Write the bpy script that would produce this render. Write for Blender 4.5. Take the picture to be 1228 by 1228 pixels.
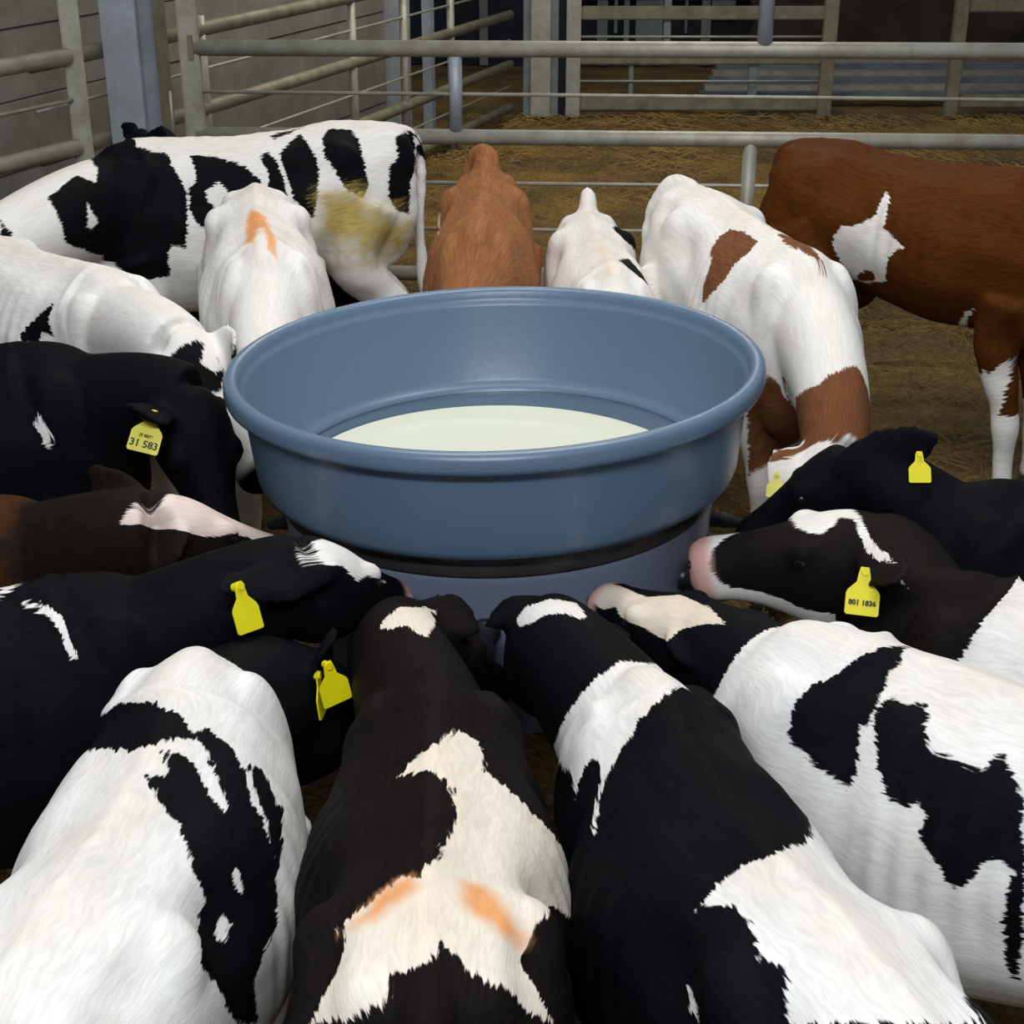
import bpy, bmesh, math, random
import numpy as np
from mathutils import Vector, Matrix

for _o in list(bpy.data.objects):
    bpy.data.objects.remove(_o, do_unlink=True)
scene = bpy.context.scene
COL = scene.collection

# ---------------------------------------------------------------- camera
CAM_H = 1.9
PITCH = math.radians(23.75)
cam_data = bpy.data.cameras.new('camera')
cam_data.sensor_width = 36.0
cam_data.lens = 36.0 * 1800.0 / 1228.0
cam_data.clip_start = 0.02
cam = bpy.data.objects.new('camera', cam_data)
COL.objects.link(cam)
cam.location = (0, 0, CAM_H)
cam.rotation_euler = (math.pi / 2 - PITCH, 0, 0)
scene.camera = cam

# ---------------------------------------------------------------- light
world = bpy.data.worlds.new('barn_air')
scene.world = world
world.use_nodes = True
_bg = world.node_tree.nodes['Background']
_bg.inputs['Color'].default_value = (0.62, 0.70, 0.85, 1)
_bg.inputs['Strength'].default_value = 0.22

def area_light(name, loc, target, size, size_y, power, color):
    d = bpy.data.lights.new(name, 'AREA')
    d.shape = 'RECTANGLE'
    d.size = size
    d.size_y = size_y
    d.energy = power
    d.color = color
    o = bpy.data.objects.new(name, d)
    COL.objects.link(o)
    o.location = loc
    o.rotation_euler = (Vector(target) - Vector(loc)).to_track_quat('-Z', 'Y').to_euler()
    return o

area_light('unseen_lamp', (-0.3, -0.7, 3.4), (0, 2.2, 0.6), 2.4, 0.3, 80, (0.93, 0.96, 1.0))  # frontal fill added behind and above the camera
area_light('unseen_lamp', (0.2, 3.4, 4.0), (0.2, 3.6, 0.6), 2.6, 0.25, 66, (1.0, 0.97, 0.92))
area_light('unseen_lamp', (0.6, 8.8, 4.2), (0.6, 9.2, 0.0), 2.6, 0.3, 95, (1.0, 0.93, 0.78))
scene.view_settings.view_transform = 'Standard'
scene.view_settings.look = 'None'
scene.view_settings.gamma = 1.0
scene.view_settings.use_curve_mapping = False
scene.view_settings.exposure = 0.5

# ---------------------------------------------------------------- helpers
def link(o, parent=None):
    COL.objects.link(o)
    if parent is not None:
        o.parent = parent
    return o

def mesh_obj(name, verts, faces, mat=None, parent=None, smooth=False):
    me = bpy.data.meshes.new(name)
    me.from_pydata([tuple(v) for v in verts], [], [tuple(f) for f in faces])
    me.update()
    if mat:
        me.materials.append(mat)
    if smooth:
        me.polygons.foreach_set('use_smooth', [True] * len(me.polygons))
    return link(bpy.data.objects.new(name, me), parent)

def bm_obj(name, bm, mat=None, parent=None, smooth=False):
    me = bpy.data.meshes.new(name)
    bm.normal_update()
    bm.to_mesh(me)
    bm.free()
    if mat:
        me.materials.append(mat)
    if smooth:
        me.polygons.foreach_set('use_smooth', [True] * len(me.polygons))
    return link(bpy.data.objects.new(name, me), parent)

def tag(o, label=None, cat=None, group=None, kind=None):
    if label: o['label'] = label
    if cat: o['category'] = cat
    if group: o['group'] = group
    if kind: o['kind'] = kind
    return o

def empty(name, loc=(0, 0, 0)):
    o = bpy.data.objects.new(name, None)
    o.location = loc
    return link(o)

def tube(bm, p0, p1, r, seg=16):
    p0 = Vector(p0); p1 = Vector(p1)
    d = p1 - p0
    m = Matrix.Translation((p0 + p1) / 2) @ d.to_track_quat('Z', 'Y').to_matrix().to_4x4()
    bmesh.ops.create_cone(bm, cap_ends=True, segments=seg, radius1=r, radius2=r, depth=d.length, matrix=m)

def box(bm, c, s, rz=0.0, bevel=0.0):
    m = Matrix.Translation(c) @ Matrix.Rotation(rz, 4, 'Z') @ Matrix.Diagonal((s[0], s[1], s[2], 1))
    r = bmesh.ops.create_cube(bm, size=1.0, matrix=m)
    if bevel > 0:
        ed = list({e for v in r['verts'] for e in v.link_edges})
        bmesh.ops.bevel(bm, geom=ed, offset=bevel, segments=2, affect='EDGES')

def lathe(name, prof, mat, parent=None, seg=128, loc=(0, 0, 0)):
    verts = []; faces = []
    n = len(prof)
    for k in range(seg):
        a = 2 * math.pi * k / seg
        for r, z in prof:
            verts.append((r * math.cos(a), r * math.sin(a), z))
    for k in range(seg):
        k2 = (k + 1) % seg
        for j in range(n - 1):
            faces.append((k * n + j, k2 * n + j, k2 * n + j + 1, k * n + j + 1))
    o = mesh_obj(name, verts, faces, mat, parent, True)
    o.location = loc
    return o

# ---------------------------------------------------------------- materials
def new_mat(name):
    m = bpy.data.materials.new(name)
    m.use_nodes = True
    nt = m.node_tree
    b = nt.nodes['Principled BSDF']
    return m, nt, b

def N(nt, t, **kw):
    n = nt.nodes.new(t)
    for k, v in kw.items():
        setattr(n, k, v)
    return n

def simple(name, col, rough=0.5, metal=0.0, spec=0.5, nscale=0, namt=0.0, bump=0.0, col2=None, bscale=None):
    m, nt, b = new_mat(name)
    b.inputs['Base Color'].default_value = (*col, 1)
    b.inputs['Roughness'].default_value = rough
    b.inputs['Metallic'].default_value = metal
    b.inputs['Specular IOR Level'].default_value = spec
    if nscale:
        tc = N(nt, 'ShaderNodeTexCoord')
        no = N(nt, 'ShaderNodeTexNoise')
        no.inputs['Scale'].default_value = nscale
        no.inputs['Detail'].default_value = 6
        no.inputs['Roughness'].default_value = 0.65
        nt.links.new(tc.outputs['Object'], no.inputs['Vector'])
        mx = N(nt, 'ShaderNodeMix', data_type='RGBA')
        mp = N(nt, 'ShaderNodeMapRange')
        mp.inputs['From Min'].default_value = 0.35
        mp.inputs['From Max'].default_value = 0.68
        mp.inputs['To Max'].default_value = namt
        nt.links.new(no.outputs['Fac'], mp.inputs['Value'])
        nt.links.new(mp.outputs['Result'], mx.inputs['Factor'])
        mx.inputs['A'].default_value = (*col, 1)
        mx.inputs['B'].default_value = (*(col2 or tuple(c * 0.4 for c in col)), 1)
        nt.links.new(mx.outputs['Result'], b.inputs['Base Color'])
        if bump:
            bp = N(nt, 'ShaderNodeBump')
            bp.inputs['Strength'].default_value = bump
            bp.inputs['Distance'].default_value = 0.01
            if bscale:
                n2 = N(nt, 'ShaderNodeTexNoise')
                n2.inputs['Scale'].default_value = bscale
                n2.inputs['Detail'].default_value = 4
                nt.links.new(tc.outputs['Object'], n2.inputs['Vector'])
                nt.links.new(n2.outputs['Fac'], bp.inputs['Height'])
            else:
                nt.links.new(no.outputs['Fac'], bp.inputs['Height'])
            nt.links.new(bp.outputs['Normal'], b.inputs['Normal'])
    return m

M = {}
M['plastic'] = simple('grey_blue_plastic', (0.104, 0.163, 0.240), 0.34, nscale=3.0, namt=0.35, col2=(0.088, 0.138, 0.205), bump=0.04, bscale=60)
M['band'] = simple('dark_band_shadow', (0.018, 0.02, 0.024), 0.3, nscale=7, namt=0.7, col2=(0.05, 0.042, 0.04))  # near-black: shadow of the gap above the skirt, put into the colour
M['skirt'] = simple('skirt_plastic', (0.15, 0.175, 0.25), 0.3, nscale=5, namt=0.5, col2=(0.11, 0.13, 0.18))
M['rubber'] = simple('black_rubber', (0.012, 0.013, 0.015), 0.35)
M['milk'] = simple('milk', (0.74, 0.755, 0.60), 0.12, nscale=4, namt=0.4, col2=(0.68, 0.72, 0.57))
M['foam'] = simple('milk_foam', (0.9, 0.92, 0.85), 0.4)
M['galv'] = simple('galvanised_pipe', (0.38, 0.372, 0.32), 0.5, 0.2, nscale=9, namt=0.8, col2=(0.22, 0.205, 0.155), bump=0.15, bscale=40)
M['galv_dirty'] = simple('dirty_galvanised_pipe', (0.22, 0.215, 0.15), 0.6, 0.2, nscale=7, namt=0.9, col2=(0.12, 0.10, 0.06), bump=0.15, bscale=40)
M['column'] = simple('galvanised_column', (0.42, 0.47, 0.53), 0.5, 0.2, nscale=5, namt=0.8, col2=(0.26, 0.29, 0.30))
M['concrete'] = simple('stained_concrete', (0.20, 0.195, 0.17), 0.9, nscale=2.2, namt=0.85, col2=(0.13, 0.12, 0.10), bump=0.2, bscale=25)
M['plank'] = simple('weathered_boards', (0.205, 0.20, 0.175), 0.85, nscale=3, namt=0.8, col2=(0.12, 0.108, 0.085), bump=0.2, bscale=30)
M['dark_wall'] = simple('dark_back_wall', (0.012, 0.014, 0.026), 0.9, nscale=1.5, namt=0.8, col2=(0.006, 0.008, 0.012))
M['pale_post'] = simple('pale_post', (0.17, 0.20, 0.20), 0.7, nscale=5, namt=0.7)
M['earth'] = simple('dark_earth_bank', (0.035, 0.022, 0.011), 1.0, nscale=4, namt=0.9, col2=(0.012, 0.009, 0.006), bump=0.6)
M['tag'] = simple('yellow_tag_plastic', (0.78, 0.70, 0.005), 0.35, nscale=30, namt=0.3, col2=(0.6, 0.52, 0.01))
M['ink'] = simple('tag_ink', (0.03, 0.028, 0.01), 0.6)
M['eye'] = simple('eye_gloss', (0.008, 0.006, 0.005), 0.05)
M['hoof'] = simple('hoof_horn', (0.035, 0.028, 0.02), 0.6, nscale=20, namt=0.6)
M['nostril'] = simple('nostril_skin', (0.02, 0.012, 0.012), 0.35)
M['straw'] = simple('straw_stalk', (0.28, 0.17, 0.035), 0.7, nscale=1.4, namt=0.95, col2=(0.045, 0.025, 0.008))

def floor_material():
    m, nt, b = new_mat('trodden_straw_bedding')
    tc = N(nt, 'ShaderNodeTexCoord')
    big = N(nt, 'ShaderNodeTexNoise'); big.inputs['Scale'].default_value = 1.6; big.inputs['Detail'].default_value = 5
    fine = N(nt, 'ShaderNodeTexNoise'); fine.inputs['Scale'].default_value = 45; fine.inputs['Detail'].default_value = 5; fine.inputs['Roughness'].default_value = 0.8
    wav = N(nt, 'ShaderNodeTexVoronoi'); wav.inputs['Scale'].default_value = 30
    for n in (big, fine, wav):
        nt.links.new(tc.outputs['Object'], n.inputs['Vector'])
    r1 = N(nt, 'ShaderNodeValToRGB')
    e = r1.color_ramp.elements
    e[0].position = 0.32; e[0].color = (0.014, 0.008, 0.003, 1)
    e[1].position = 0.75; e[1].color = (0.46, 0.27, 0.045, 1)
    x = r1.color_ramp.elements.new(0.52); x.color = (0.14, 0.080, 0.015, 1)
    ad = N(nt, 'ShaderNodeMath', operation='MULTIPLY_ADD')
    ad.inputs[1].default_value = 0.55
    s = N(nt, 'ShaderNodeMath', operation='MULTIPLY'); s.inputs[1].default_value = 0.5
    nt.links.new(big.outputs['Fac'], s.inputs[0])
    nt.links.new(fine.outputs['Fac'], ad.inputs[0])
    nt.links.new(s.outputs[0], ad.inputs[2])
    nt.links.new(ad.outputs[0], r1.inputs['Fac'])
    nt.links.new(r1.outputs['Color'], b.inputs['Base Color'])
    b.inputs['Roughness'].default_value = 0.85
    bp = N(nt, 'ShaderNodeBump'); bp.inputs['Strength'].default_value = 0.8; bp.inputs['Distance'].default_value = 0.03
    nt.links.new(fine.outputs['Fac'], bp.inputs['Height'])
    nt.links.new(bp.outputs['Normal'], b.inputs['Normal'])
    return m
M['floor'] = floor_material()

COLORS = {
    'black': (0.0034, 0.0040, 0.0056), 'darkbrown': (0.0082, 0.0060, 0.0056), 'white': (0.74, 0.73, 0.70),
    'cream': (0.70, 0.62, 0.50), 'ivory': (0.74, 0.685, 0.585), 'orange': (0.72, 0.34, 0.14), 'tan': (0.29, 0.122, 0.05),
    'red': (0.085, 0.026, 0.0045), 'chestnut': (0.17, 0.068, 0.030), 'bay': (0.055, 0.019, 0.006),
    'dirt': (0.50, 0.38, 0.12), 'pink': (0.62, 0.36, 0.31), 'grey': (0.30, 0.27, 0.25), 'palepink': (0.72, 0.60, 0.55),
    'deepbrown': (0.013, 0.0085, 0.0065),
}

def coat_material(name, base, layers, nose):
    """layers: list of (attribute, colour, softness in metres)"""
    m, nt, b = new_mat(name)
    L = nt.links
    at = N(nt, 'ShaderNodeAttribute', attribute_name='coat')
    def stretched(sx, sy, detail, rough=0.6, warp=None):
        mp = N(nt, 'ShaderNodeMapping')
        mp.inputs['Scale'].default_value = (sx, sy, 12)
        if warp:        # hair does not run in straight lines
            sb = N(nt, 'ShaderNodeVectorMath', operation='SUBTRACT'); sb.inputs[1].default_value = (0.5, 0.5, 0.5)
            L.new(warp[0].outputs['Color'], sb.inputs[0])
            sc = N(nt, 'ShaderNodeVectorMath', operation='MULTIPLY'); sc.inputs[1].default_value = (0, warp[1] * 2, 0)
            L.new(sb.outputs[0], sc.inputs[0])
            ad = N(nt, 'ShaderNodeVectorMath', operation='ADD')
            L.new(at.outputs['Vector'], ad.inputs[0]); L.new(sc.outputs[0], ad.inputs[1])
            L.new(ad.outputs[0], mp.inputs['Vector'])
        else:
            L.new(at.outputs['Vector'], mp.inputs['Vector'])
        no = N(nt, 'ShaderNodeTexNoise')
        no.inputs['Scale'].default_value = 1.0
        no.inputs['Detail'].default_value = detail
        no.inputs['Roughness'].default_value = rough
        L.new(mp.outputs['Vector'], no.inputs['Vector'])
        return no
    blot = stretched(7, 9, 4)
    wob = stretched(9, 13, 2)
    hair = stretched(26, 170, 3, warp=(wob, 0.022))
    hair2 = stretched(60, 420, 2, warp=(wob, 0.022))
    cur = None
    def shade(col, dark):
        mx = N(nt, 'ShaderNodeMix', data_type='RGBA')
        mx.inputs['A'].default_value = (*[c * dark for c in col], 1)
        mx.inputs['B'].default_value = (*[min(1, c * 1.06) for c in col], 1)
        L.new(hf.outputs['Result'], mx.inputs['Factor'])
        return mx.outputs['Result']
    hf = N(nt, 'ShaderNodeMapRange')
    hf.inputs['From Min'].default_value = 0.36
    hf.inputs['From Max'].default_value = 0.60
    L.new(hair.outputs['Fac'], hf.inputs['Value'])
    def dark_of(c): return 0.92 if sum(c) > 1.0 else 0.7
    cur = shade(COLORS[base], dark_of(COLORS[base]))
    # streaky offset of the patch borders, like hair running across them
    off = N(nt, 'ShaderNodeMath', operation='SUBTRACT')
    L.new(hair.outputs['Fac'], off.inputs[0]); off.inputs[1].default_value = 0.5
    off2 = N(nt, 'ShaderNodeMath', operation='SUBTRACT')
    L.new(blot.outputs['Fac'], off2.inputs[0]); off2.inputs[1].default_value = 0.5
    for aname, col, soft in layers:
        a = N(nt, 'ShaderNodeAttribute', attribute_name=aname)
        s1 = N(nt, 'ShaderNodeMath', operation='MULTIPLY_ADD')
        L.new(off.outputs[0], s1.inputs[0]); s1.inputs[1].default_value = 0.032 if soft < 0.01 else (0.03 if soft < 0.03 else 0.12)
        L.new(a.outputs['Fac'], s1.inputs[2])
        s2 = N(nt, 'ShaderNodeMath', operation='MULTIPLY_ADD')
        L.new(off2.outputs[0], s2.inputs[0]); s2.inputs[1].default_value = 0.014 if soft < 0.01 else (0.04 if soft < 0.03 else 0.14)
        L.new(s1.outputs[0], s2.inputs[2])
        mr = N(nt, 'ShaderNodeMapRange', interpolation_type='SMOOTHSTEP')
        mr.inputs['From Min'].default_value = -soft
        mr.inputs['From Max'].default_value = soft
        L.new(s2.outputs[0], mr.inputs['Value'])
        mx = N(nt, 'ShaderNodeMix', data_type='RGBA')
        L.new(mr.outputs['Result'], mx.inputs['Factor'])
        L.new(cur, mx.inputs['A'])
        L.new(shade(COLORS[col], dark_of(COLORS[col])), mx.inputs['B'])
        cur = mx.outputs['Result']
    # bare muzzle skin
    ns = N(nt, 'ShaderNodeAttribute', attribute_name='nose')
    mx = N(nt, 'ShaderNodeMix', data_type='RGBA')
    L.new(ns.outputs['Fac'], mx.inputs['Factor']); L.new(cur, mx.inputs['A'])
    mx.inputs['B'].default_value = (*COLORS[nose], 1)
    cur = mx.outputs['Result']
    # faint warm staining
    st = N(nt, 'ShaderNodeMix', data_type='RGBA', blend_type='MULTIPLY')
    sm = N(nt, 'ShaderNodeMapRange')
    sm.inputs['From Min'].default_value = 0.50; sm.inputs['From Max'].default_value = 0.75; sm.inputs['To Max'].default_value = 0.55
    L.new(blot.outputs['Fac'], sm.inputs['Value'])
    # creamier hair along the backbone
    sx = N(nt, 'ShaderNodeSeparateXYZ'); L.new(at.outputs['Vector'], sx.inputs[0])
    ab = N(nt, 'ShaderNodeMath', operation='ABSOLUTE'); L.new(sx.outputs['Y'], ab.inputs[0])
    sp = N(nt, 'ShaderNodeMapRange', interpolation_type='SMOOTHSTEP')
    sp.inputs['From Min'].default_value = 0.10; sp.inputs['From Max'].default_value = 0.0; sp.inputs['To Max'].default_value = 0.6
    L.new(ab.outputs[0], sp.inputs['Value'])
    spm = N(nt, 'ShaderNodeMath', operation='MULTIPLY'); L.new(sp.outputs['Result'], spm.inputs[0]); L.new(hair.outputs['Fac'], spm.inputs[1])
    sa = N(nt, 'ShaderNodeMath', operation='ADD', use_clamp=True); L.new(spm.outputs[0], sa.inputs[0]); L.new(sm.outputs['Result'], sa.inputs[1])
    L.new(sa.outputs[0], st.inputs['Factor'])
    L.new(cur, st.inputs['A']); st.inputs['B'].default_value = (0.93, 0.82, 0.72, 1)
    L.new(st.outputs['Result'], b.inputs['Base Color'])
    b.inputs['Roughness'].default_value = 0.68
    b.inputs['Specular IOR Level'].default_value = 0.055
    hs = N(nt, 'ShaderNodeMath', operation='ADD')
    L.new(hair.outputs['Fac'], hs.inputs[0]); L.new(hair2.outputs['Fac'], hs.inputs[1])
    bp = N(nt, 'ShaderNodeBump')
    bp.inputs['Strength'].default_value = 0.12
    bp.inputs['Distance'].default_value = 0.006
    L.new(hs.outputs[0], bp.inputs['Height'])
    L.new(bp.outputs['Normal'], b.inputs['Normal'])
    return m

# ---------------------------------------------------------------- the barn
def struct(o):
    o['kind'] = 'structure'
    return o

def grid_floor():
    nx, ny = 90, 150
    x0, x1, y0, y1 = -6.0, 8.0, -1.5, 20.0
    rnd = random.Random(4)
    vs = []; fs = []
    for j in range(ny + 1):
        for i in range(nx + 1):
            x = x0 + (x1 - x0) * i / nx; y = y0 + (y1 - y0) * j / ny
            vs.append((x, y, -0.02 + 0.018 * math.sin(x * 3.1 + y * 1.7) * math.cos(y * 2.3) * 0.5 + rnd.uniform(-0.012, 0.008)))
    for j in range(ny):
        for i in range(nx):
            a = j * (nx + 1) + i
            fs.append((a, a + 1, a + nx + 2, a + nx + 1))
    return mesh_obj('floor', vs, fs, M['floor'], None, True)
FLOOR = struct(grid_floor())

def straw():
    rnd = random.Random(11)
    vs = []; fs = []
    def stalk(x, y):
        if x < -2.2 + (y - 6.2) * 0.323 and y > 4.5: return
        a = rnd.uniform(0, math.pi); l = rnd.uniform(0.03, 0.13); w = 0.0022
        dx, dy = math.cos(a) * l / 2, math.sin(a) * l / 2
        px, py = -math.sin(a) * w, math.cos(a) * w
        z0 = rnd.uniform(0.0, 0.02); z1 = z0 + rnd.uniform(-0.004, 0.03)
        b = len(vs)
        vs.extend([(x - dx + px, y - dy + py, z0), (x - dx - px, y - dy - py, z0), (x - dx, y - dy, z0 + 0.004),
                   (x + dx + px, y + dy + py, z1), (x + dx - px, y + dy - py, z1), (x + dx, y + dy, z1 + 0.004)])
        fs.extend([(b, b + 1, b + 4, b + 3), (b + 1, b + 2, b + 5, b + 4), (b + 2, b, b + 3, b + 5)])
    for _ in range(16000):
        stalk(rnd.uniform(-2.6, 3.2), rnd.uniform(1.0, 7.0))
    for _ in range(16000):
        stalk(rnd.uniform(-2.0, 5.0), rnd.uniform(6.4, 12.0))
    o = mesh_obj('straw', vs, fs, M['straw'], FLOOR)
    tag(o, 'loose golden straw stalks', kind='stuff')
straw()

def pipe(name, p0, p1, r, mat, parent, seg=14):
    bm = bmesh.new()
    o = parent.location
    tube(bm, Vector(p0) - o, Vector(p1) - o, r, seg)
    return bm_obj(name, bm, M[mat], parent, True)

def bar(name, c, sz, rz, mat, parent, bevel=0.0):
    bm = bmesh.new()
    box(bm, Vector(c) - (parent.location if parent else Vector((0, 0, 0))), sz, rz, bevel)
    return bm_obj(name, bm, M[mat], parent)

# --- pen fence straight behind the calves
FA = Vector((-1.30, 6.22, 0)); FB = Vector((3.6, 5.95, 0))
def fpt(t, z):
    p = FA + (FB - FA) * t
    return Vector((p.x, p.y, z))
def fx(x, z):
    return fpt((x - FA.x) / (FB.x - FA.x), z)
fence = empty('pipe_fence', (-1.30, 6.22, 0))
tag(fence, 'galvanised pipe fence with two thick rails and thin rods behind the calves', 'fence')
pipe('rail', fx(-1.28, 1.185), fx(3.6, 1.195), 0.032, 'galv', fence, 20)
pipe('rail', fx(-1.28, 0.845), fx(3.6, 0.845), 0.031, 'galv', fence, 20)
pipe('rail', fx(-1.28, 0.28), fx(3.6, 0.28), 0.031, 'galv', fence, 20)
pipe('rod', fx(-1.28, 1.015), fx(3.6, 1.005), 0.0075, 'galv', fence, 8)
pipe('rod', fx(-1.28, 0.66), fx(3.6, 0.66), 0.0075, 'galv', fence, 8)
pipe('rod', fx(-1.28, 0.47), fx(3.6, 0.47), 0.0075, 'galv', fence, 8)
pipe('stay', fx(-0.225, 0.872), fx(-0.225, 1.158), 0.027, 'column', fence)
pipe('stay', fx(0.955, 0.0), fx(0.955, 0.83), 0.028, 'galv', fence)
pipe('stay', fx(0.985, 1.212), fx(0.985, 1.75), 0.030, 'column', fence)
pipe('stay', fx(2.4, 0.0), fx(2.4, 1.18), 0.028, 'galv', fence)
bar('post', (-1.285, 6.22, 0.9), (0.078, 0.05, 1.8), 0, 'galv', fence, 0.006)
bar('bracket', (-1.275, 6.20, 1.19), (0.02, 0.03, 0.09), 0, 'galv_dirty', fence)

# --- gate on the left, turned towards the camera
GA = Vector((-1.72, 6.02, 0)); GB = Vector((-2.6, 4.1, 0))
gate = empty('pen_gate', (-1.72, 6.02, 0))
tag(gate, 'galvanised pipe gate ending in a flat upright beside the steel column', 'gate')
for z in (1.175, 0.83):
    pipe('rail', (GA.x, GA.y, z), (GB.x, GB.y, z), 0.032, 'galv', gate, 20)
pipe('rail', (GA.x, GA.y, 0.3), (GB.x, GB.y, 0.3), 0.032, 'galv', gate, 20)
for z in (1.01, 0.6):
    pipe('rod', (GA.x, GA.y, z), (GB.x, GB.y, z), 0.0075, 'galv', gate, 8)
bar('end_upright', (-1.705, 6.05, 0.87), (0.075, 0.03, 1.74), math.radians(20), 'galv', gate, 0.004)
pipe('end_upright', (GB.x, GB.y, 0.05), (GB.x, GB.y, 1.3), 0.035, 'galv', gate)

# --- steel column of the barn
colm = empty('steel_column', (-1.56, 6.35, 0))
tag(colm, 'blue grey galvanised steel column standing in the corner of the pen', 'column')
bar('flange', (-1.58, 6.30, 1.5), (0.15, 0.012, 3.0), math.radians(-12), 'column', colm)
bar('flange', (-1.54, 6.48, 1.5), (0.15, 0.012, 3.0), math.radians(-12), 'column', colm)
bar('web', (-1.56, 6.39, 1.5), (0.012, 0.17, 3.0), math.radians(-12), 'column', colm)
bar('side_plate', (-1.44, 6.42, 1.5), (0.012, 0.10, 3.0), math.radians(-12), 'galv_dirty', colm)
pipe('latch_rod', (-1.375, 6.20, 0.80), (-1.375, 6.20, 1.02), 0.006, 'galv', colm, 8)

# --- side wall receding to the right, with boards
WD = Vector((0.323, 1.0, 0)).normalized()
WA = Vector((-2.35, 6.2, 0))
wl = empty('wall_left', (WA.x, WA.y, 0)); struct(wl)
ang = math.atan2(WD.y, WD.x)
def wpt(d, z, off=0.0):
    p = WA + WD * d + Vector((WD.y, -WD.x, 0)) * off
    return Vector((p.x, p.y, z))
bar('wall_base', wpt(-0.2, 1.5, -0.14), (9.8, 0.2, 3.0), ang, 'concrete', wl)
for i, z in enumerate([0.15 + 0.30 * j for j in range(10)]):
    for q in range(3):
        d0 = -5.0 + q * 3.27
        bar('wall_board', wpt(d0 + 1.63, z, -0.02 + 0.006 * ((i + q) % 2)), (3.25, 0.035, 0.296), ang, 'plank', wl, 0.004)
# --- fence along that wall
sf = empty('side_fence', (wpt(-0.1, 0, 0.42).x, wpt(-0.1, 0, 0.42).y, 0))
tag(sf, 'dirty pipe fence running along the boarded side wall', 'fence')
SA = wpt(0.2, 0, 0.42)
for z in (0.10, 0.42, 0.78, 1.14):
    a = wpt(0.0, z, 0.50); b = wpt(6.05, z, 0.50)
    pipe('rail', a, b, 0.034, 'galv_dirty', sf, 12)
for z in (0.26, 0.60, 0.96):
    pipe('rod', wpt(0.0, z, 0.50), wpt(6.05, z, 0.50), 0.008, 'galv', sf, 8)
for d in (1.35, 3.1, 3.9, 4.75):
    pipe('stay', wpt(d, 0.0 if d > 3 else 0.35, 0.50), wpt(d, 1.2, 0.50), 0.026, 'galv', sf, 12)
for d, w in ((4.9, 0.14), (5.5, 0.07)):
    bar('wall_post', wpt(d, 1.5, 0.05), (w, w, 3.0), ang, 'column', wl)

# --- far cross fence
yf = 12.0
FX = lambda px, y: (px - 614) / 1800.0 * (y * math.cos(PITCH) + 1.6 * math.sin(PITCH))
pil = empty('double_post', (FX(645, yf), yf, 0))
tag(pil, 'pair of broad galvanised posts where the far fences meet', 'post')
for px, w, mat in ((633, 0.07, 'pale_post'), (648, 0.15, 'galv'), (664, 0.07, 'pale_post'), (687, 0.11, 'galv')):
    bar('post', (FX(px, yf), yf + (0.06 if mat == 'pale_post' else 0), 1.25), (w, 0.08, 2.5), 0, mat, pil, 0.006)
bar('backing', (FX(675, yf), yf + 0.12, 1.25), (0.14, 0.02, 2.5), 0, 'dark_wall', pil)
ff = empty('cross_fence', (FX(700, yf), yf, 0))
tag(ff, 'greenish galvanised fence with flat rails across the far pen', 'fence')
for z, h in ((0.10, 0.10), (0.44, 0.09), (0.775, 0.10), (1.12, 0.09)):
    x0, x1 = FX(696, yf), FX(990, yf)
    bar('rail', ((x0 + x1) / 2, yf, z), (x1 - x0, 0.05, h), 0, 'galv_dirty', ff, 0.01)
for z in (0.27, 0.60):
    pipe('rod', (FX(692, yf), yf, z), (FX(990, yf), yf, z), 0.010, 'galv', ff, 8)
for px, z0, z1, w in ((798, 0.44, 1.6, 0.055), (757, 0.1, 0.44, 0.035), (903, 0.1, 0.5, 0.07)):
    bar('stay', (FX(px, yf), yf + 0.02, (z0 + z1) / 2), (w, 0.04, z1 - z0), 0, 'pale_post', ff, 0.006)
bar('end_post', (FX(990, yf), yf - 0.02, 1.0), (0.105, 0.08, 2.0), 0, 'galv_dirty', ff, 0.008)
fr = empty('cross_fence', (FX(1143, yf), yf, 0))
tag(fr, 'greenish galvanised fence beyond the open gap in the far pen', 'fence')
bar('end_post', (FX(1143, yf), yf - 0.02, 1.0), (0.10, 0.08, 2.0), 0, 'galv_dirty', fr, 0.008)
for z, h in ((0.12, 0.10), (0.46, 0.09), (0.83, 0.10), (1.15, 0.09)):
    x0, x1 = FX(1143, yf), FX(1420, yf)
    bar('rail', ((x0 + x1) / 2, yf, z), (x1 - x0, 0.05, h), 0, 'galv_dirty', fr, 0.01)

# --- dark far end of the barn
yb = 15.2
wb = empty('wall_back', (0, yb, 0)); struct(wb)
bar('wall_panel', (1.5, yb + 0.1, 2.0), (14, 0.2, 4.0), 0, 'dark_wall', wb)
def FB_(px, y): return (px - 614) / 1800.0 * (y * math.cos(PITCH) + 1.4 * math.sin(PITCH))
for px, w, z0, z1, mat in ((722, 0.10, 0.0, 2.2, 'pale_post'), (738, 0.03, 0.3, 2.2, 'pale_post'), (751, 0.05, 0.0, 2.2, 'pale_post'), (778, 0.26, 0.0, 2.4, 'pale_post'),
                           (822, 0.025, 0.3, 2.2, 'pale_post'), (846, 0.09, 0.0, 2.2, 'pale_post'), (865, 0.24, 0.45, 2.4, 'pale_post'), (930, 0.10, 0.0, 2.3, 'plank'),
                           (968, 0.18, 0.0, 2.0, 'plank'), (540, 0.06, 0, 2.3, 'plank'), (580, 0.08, 0, 2.3, 'plank')):
    bar('wall_upright', (FB_(px, yb), yb - 0.08, (z0 + z1) / 2), (w, 0.06, z1 - z0), 0, mat, wb)
for z in (0.62,):
    bar('wall_ledge', (FB_(780, yb), yb - 0.10, z), (2.4, 0.04, 0.03), 0, 'pale_post', wb)
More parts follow.
